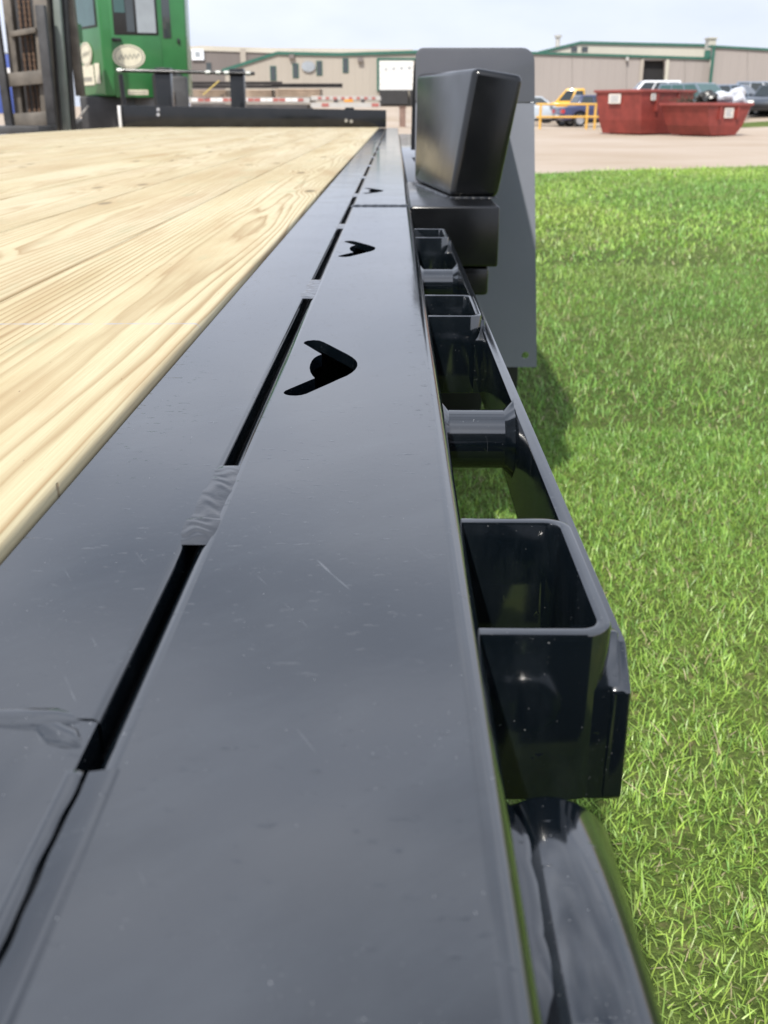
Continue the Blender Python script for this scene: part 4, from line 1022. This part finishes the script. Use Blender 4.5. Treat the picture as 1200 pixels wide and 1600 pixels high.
tb('tail_frame', 486, 150, 594, 156.5, 'rail_grey', d=2.2, proud=.05)
tb('bumper_bar', 486, 160.5, 594, 168, 'rail_grey', d=.12, proud=.08)
for k in range(8):
    x = 497 + k * 12
    tb('reflector', x, 151.5, x + 5.5, 155.3, 'tape_red', d=.004, proud=.062)
for x in (503, 581): tb('reflector', x, 161.5, x + 11, 166.5, 'tape_red', d=.004, proud=.092)
for x in (522, 564): tb('bumper_stay', x, 155, x + 6, 165.5, 'beam_dark', d=.1, proud=.06)
tb('marker_lamp', 538, 155.5, 552, 159.5, 'lamp_amber', d=.06, proud=.09, bevel=.006)
for xw in (330, 372, 545):
    p = at(xw, 176, YT); w = wpart(MB().lathe([(.48, -.12), (.5, -.08), (.5, .08), (.48, .12), (.28, .12), (.28, -.12)], (p.x, YT + .5, .5), (1, 0, 0) if xw == 545 else (0, 1, 0), n=24).build('wheel', 'tyre_rubber', smooth=40), t)
    o = MB().cyl((p.x, YT + .42, .5), (p.x, YT + .58, .5), .275, n=18).build('rim', 'rail_grey', smooth=40); o.parent = w
def load(name, label, cat, x0, y0, x1, y1, mat, Y, n, d=1.6):
    a = at(x0, y1, Y); c = at(x1, y0, Y); t_ = thing(name, label, cat, ((a.x + c.x) / 2, Y, a.z)); h = (c.z - a.z) / n
    for k in range(n):
        e = random.uniform(-.12, .12); z0 = a.z + k * h; b = MB()
        b.box(a.x + e, c.x + e, Y, Y + .28, z0 + .004, z0 + .03); b.box(a.x + e, c.x + e, Y, Y + .28, z0 + h - .03, z0 + h - .004); b.box(a.x + e, c.x + e, Y + .12, Y + .16, z0 + .03, z0 + h - .03)
        wpart(b.build('beam', mat), t_)
    return t_
load('steel_beams', 'dark steel beams stacked across the crates on the parked flatbed', 'beams', 425, 130, 537, 137, 'beam_dark', YT + .2, 1)
load('steel_beams', 'shorter raised bundle of dark steel beams beside the forklift', 'beams', 268, 127, 438, 138, 'beam_dark', YT + .7, 2)
def crate(label, x0, y0, x1, y1, Y):
    a = at(x0, y1, Y); c = at(x1, y0, Y); t_ = thing('crate', label, 'crate', ((a.x + c.x) / 2, Y, a.z), 0, 'crates under the steel beams')
    n = 3; h = (c.z - a.z) / n
    for k in range(n): wpart(MB().box(a.x, c.x, Y, Y + 1.2, a.z + k * h + .008, a.z + (k + 1) * h - .008).build('board', 'cardboard', None, .006), t_)
crate('tan crate under the right end of the steel beams', 430, 138.5, 500, 151.5, YT + .15)
crate('tan crate left of the thick black post', 302, 140, 352, 151.5, YT + .15)
crate('tan crate just right of the thick black post', 384, 140, 424, 151.5, YT + .15)
a = at(316, 148, YT - .1); c = at(341, 126, YT - .1)
st_ = MB().hull([(a.x, YT - .12, a.z), (a.x + .05, YT - .12, a.z), (a.x + .05, YT - .1, a.z), (a.x, YT - .1, a.z)], [(c.x, YT - .12, c.z), (c.x + .05, YT - .12, c.z), (c.x + .05, YT - .1, c.z), (c.x, YT - .1, c.z)])
tag(st_.build('ratchet_strap', 'strap_yellow'), 'yellow ratchet strap hanging from the steel beams', 'strap')

# ------------------------------------------------------------------ green side loader forklift
YF = 15.0
fk = thing('forklift', 'green cabbed side loader forklift with tall worn steel mast', 'forklift', (at(150, 170, YF).x, YF, 0))
def P2(px, Y): return at(px, 150, Y).x
A = Vector((P2(166, YF), YF)); Lp = Vector((P2(122, YF + .85), YF + .85)); Rp = Vector((P2(296, YF + .35), YF + .35)); Bp = Vector((Rp.x - .2, YF + 1.7)); Cp = Vector((Lp.x + .1, YF + 1.75))
zc0, zc1 = 1.10, 3.05
plan = [A, Rp, Bp, Cp, Lp]
cb_ = MB().hull([(p.x, p.y, zc0) for p in plan], [(p.x + (.03 if i in (1, 2) else 0), p.y, zc1) for i, p in enumerate(plan)]).build('cab', 'lift_green', None, bevel=.03, seg=3); wpart(cb_, fk)
def face(p, q, u0, u1, z0, z1, out, d=.02, bev=0.0, name='panel', mat='lift_green', parent=None):
    """slab on the cab face from plan point p to q"""
    e = (q - p); nrm = Vector((e.y, -e.x)).normalized()
    a = p + e * u0; c = p + e * u1
    ring = [a + nrm * out, c + nrm * out, c + nrm * (out - d), a + nrm * (out - d)]
    o = MB().hull([(v.x, v.y, z0) for v in ring], [(v.x, v.y, z1) for v in ring]).build(name, mat, None, bev)
    o.parent = parent or cb_; o.matrix_parent_inverse = Matrix.Identity(4) if True else None
    return o
def zpx(py, Y): return at(200, py, Y).z
# door side (A -> Rp)
door = face(A, Rp, .12, .70, zpx(152, YF), zpx(-30, YF), .012, .02, .004, 'door')
face(A, Rp, .155, .68, zpx(54, YF) , zpx(-28, YF), .022, .03, .02, 'window_frame', 'black_trim')
face(A, Rp, .175, .30, zpx(19, YF), zpx(-28, YF), .026, .006, 0, 'window_pane', 'teal_glass')
face(A, Rp, .31, .40, zpx(49, YF), zpx(-28, YF), .026, .006, 0, 'window_pane', 'window_glass')
face(A, Rp, .43, .65, zpx(50, YF), zpx(-28, YF), .026, .006, 0, 'window_pane', 'sign_grey')
face(A, Rp, .73, .83, zpx(58, YF), zpx(-28, YF), .014, .02, .02, 'window_pane', 'window_glass')
face(A, Rp, .12, .23, zpx(64.5, YF), zpx(59, YF), .06, .05, .01, 'door_handle', 'black_trim')
face(A, Rp, .895, .925, zpx(66, YF), zpx(58, YF), .03, .03, .005, 'latch', 'black_trim')
face(A, Rp, .26, .50, zpx(148, YF), zpx(140, YF), .016, .004, 0, 'name_strip', 'decal_cream')
for k in range(7): face(A, Rp, .275 + k * .031, .295 + k * .031, zpx(146, YF), zpx(142.3, YF), .018, .003, 0, 'strip_mark', 'decal_ink')
def oval(p, q, u, py, rw, rh, out, ink=True):
    e = (q - p); ln = e.length; e.normalize(); nrm = Vector((e.y, -e.x)); c = p + e * u * ln; z = zpx(py, YF)
    def ring(k, o): return [Vector((c.x + e.x * rw * k * math.cos(t_) + nrm.x * o, c.y + e.y * rw * k * math.cos(t_) + nrm.y * o, z + rh * k * math.sin(t_))) for t_ in [2 * math.pi * i / 36 for i in range(36)]]
    o = MB().hull(ring(1, .010), ring(1, .020)).build('oval_decal', 'decal_cream'); o.parent = cb_
    b = MB(); r0, r1 = ring(.90, .0225), ring(.82, .0225)
    b.add(r0 + r1, [(i, (i + 1) % 36, 36 + (i + 1) % 36, 36 + i) for i in range(36)]); q_ = b.build('decal_outline', 'decal_ink'); q_.parent = o
    b = MB()                                # handwritten-looking name across the oval
    for i in range(26):
        s0 = -.66 + 1.32 * i / 26; s1 = s0 + 1.32 / 26
        def pt(s, dv): 
            w_ = .16 * math.sin(s * 24) + .12 * s + dv
            return Vector((c.x + e.x * rw * s + nrm.x * .0235, c.y + e.y * rw * s + nrm.y * .0235, z + rh * w_))
        b.add([pt(s0, -.09), pt(s1, -.09), pt(s1, .09), pt(s0, .09)], [(0, 1, 2, 3)])
    q_ = b.build('decal_script', 'decal_ink'); q_.parent = o
oval(A, Rp, .305, 88, .215, .150, 0)
oval(Lp, A, .48, 82, .42 * .5, .15, 0)
face(Lp, A, .22, .68, zpx(132, YF), zpx(100, YF), .014, .004, 0, 'sticker', 'decal_cream')
face(Lp, A, .72, .88, zpx(130, YF), zpx(98, YF), .014, .004, 0, 'sticker', 'decal_cream')
face(Lp, A, .30, .60, zpx(126, YF), zpx(119, YF), .017, .003, 0, 'sticker_print', 'decal_ink')
face(Lp, A, .06, .92, zpx(41, YF), zpx(-30, YF), .012, .02, .01, 'window_frame', 'black_trim')
face(Lp, A, .10, .88, zpx(38, YF), zpx(-28, YF), .016, .006, 0, 'window_pane', 'teal_glass')
wpart(MB().hull([(p.x - .04, p.y - .04, zc1) for p in plan], [(p.x, p.y, zc1 + .08) for p in plan]).build('cab_roof', 'lift_green', None, .02), fk)
# chassis, tank, mudguard opening
wpart(MB().box(P2(128, YF + .4), P2(214, YF + .4), YF + .25, YF + 1.9, .55, 1.098).build('chassis', 'mast_dark', None, .03), fk)
a = at(237, 105, YF - .1); c = at(287, 165, YF - .1)
arch = [(a.x, a.z - .10), (a.x + .10, a.z), (c.x - .12, a.z - .02), (c.x, a.z - .18), (c.x, .70), (a.x, .70)]
wpart(MB().prism_y(arch[::-1], YF - .12, YF + .32).build('wheel_guard', 'black_trim'), fk)
wpart(MB().box(P2(252, YF - .2), P2(294, YF - .2), YF - .25, YF - .13, .62, 1.34).build('battery_box', 'mast_dark', None, .02), fk)
wpart(MB().box(P2(262, YF - .3), P2(272, YF - .3), YF - .30, YF - .252, 1.0, 1.16).build('fuel_cap', 'cardboard', None, .02), fk)
wpart(MB().box(P2(60, YF + .9), P2(330, YF + .9), YF + .9, YF + 1.6, .45, .80).build('frame_rail', 'mast_dark', None, .02), fk)
for px, rr in ((150, .42), (300, .46)):
    w = wpart(MB().lathe([(rr * .96, -.18), (rr, -.12), (rr, .12), (rr * .96, .18), (rr * .55, .18), (rr * .55, -.18)], (P2(px, YF + .6), YF + .55, rr), (0, 1, 0), n=26).build('wheel', 'tyre_rubber', smooth=40), fk)
    o = MB().cyl((P2(px, YF + .6), YF + .40, rr), (P2(px, YF + .6), YF + .70, rr), rr * .545, n=18).build('rim', 'lift_green', smooth=40); o.parent = w
# mast: members drawn between two heights, leaning back a little
def bar(nm, x0, y0, x1, y1, w, Y, d, mat, parent=fk, bev=.006):
    p, q = at(x0, y0, Y), at(x1, y1, Y); k = (q - p) / (q.z - p.z); top = q + k * .6; bot = p
    def sq(v): return [(v.x, Y, v.z), (v.x + w, Y, v.z), (v.x + w, Y + d, v.z), (v.x, Y + d, v.z)]
    o = MB().hull(sq(bot), sq(top)).build(nm, mat, None, bev); return wpart(o, parent)
YM = 13.6
PXM = 13.6 * 0.97 / 1600
bar('mast_rail', 26, 205, 3, 0, 12 * PXM, YM, .16, 'mast_steel')
bar('mast_rail', 66, 205, 51, 0, 20 * PXM, YM, .16, 'mast_steel')
bar('mast_rail', 82, 205, 70, 0, 12 * PXM, YM + .2, .12, 'mast_dark')
bar('lift_ram', 98, 205, 82, 0, 10 * PXM, YM + .1, .09, 'mast_ram')
bar('mast_rail', 106, 205, 92, 0, 9 * PXM, YM + .35, .14, 'mast_dark')
bar('hose_guide', 118, 150, 101, 0, 12 * PXM, YM + .5, .12, 'mast_steel')
b = bar('back_shield', 44, 205, 16, 0, 40 * PXM, YM + .35, .05, 'mast_dark')
for k, px in enumerate((32, 40, 47)):
    p, q = at(px + 18, 205, YM + .12), at(px - 3, 0, YM + .12); ch_ = MB(); n = 46; d_ = (q - p)
    for i in range(n):
        c_ = p + d_ * (i / n); s = .016 if i % 2 else .011
        ch_.box(c_.x - s, c_.x + s, c_.y - s, c_.y + s, c_.z, c_.z + d_.z / n * .94)
    wpart(ch_.build('lift_chain', 'chain_rust'), fk)
def crossbar(x0, x1, y0, y1, mat, Y, d, sl=0.0):
    a, c = at(x0, y1, Y), at(x1, y0, Y); m = MB().hull([(a.x, Y, a.z), (c.x, Y, a.z + sl), (c.x, Y + d, a.z + sl), (a.x, Y + d, a.z)], [(a.x, Y, c.z - sl), (c.x, Y, c.z), (c.x, Y + d, c.z), (a.x, Y + d, c.z - sl)])
    return wpart(m.build('cross_bar', mat, None, .006), fk)
crossbar(16, 55, 42, 58, 'mast_steel', YM - .04, .12, .05)
crossbar(10, 66, 109, 136, 'mast_steel', YM - .10, .10, .04)
crossbar(14, 76, 174, 200, 'mast_steel', YM - .10, .10, .03)
bar('fork_carriage', 74, 200, 63, 94, 13 * PXM, YM - .16, .10, 'mast_dark')
bar('fork_carriage', 8, 200, -6, 100, 11 * PXM, YM - .16, .10, 'mast_dark')
a, c = at(-30, 192, YM - .2), at(90, 204, YM - .2)
wpart(MB().box(a.x, c.x, YM - .9, YM - .2, c.z - .05, c.z + .06).build('fork_bar', 'mast_dark', None, .01), fk)
a, c = at(103, 36, YM + .8), at(124, 66, YM + .8)
wpart(MB().box(a.x, c.x, YM + .8, YM + 1.0, c.z, a.z).build('junction_box', 'lift_green_pale', None, .02), fk)
p, q = at(120, 188, YM + .9), at(138, 165, YM + .9)
wpart(MB().cyl(p, q, .012, n=8).build('stay_rod', 'rail_grey'), fk)

# blue container at the far left edge
YC = 60.0; a, c = at(-60, 112, YC), at(14, 84, YC)
bc = thing('blue_container', 'blue sheet metal container beyond the mast at the left edge', 'container', ((a.x + c.x) / 2, YC, 0.7))
wpart(MB().box(a.x, c.x, YC, YC + 4, .7, c.z).build('box', 'blue_sheet', None, .03), bc)
wpart(MB().box(a.x - .03, c.x + .03, YC - .02, YC + 4.02, c.z, c.z + .08).build('top_rail', 'sign_grey'), bc)
wpart(MB().box(a.x + .2, c.x - .05, YC - .03, YC + .01, at(0, 118, YC).z, at(0, 106, YC).z).build('stripe', 'tape_white'), bc)
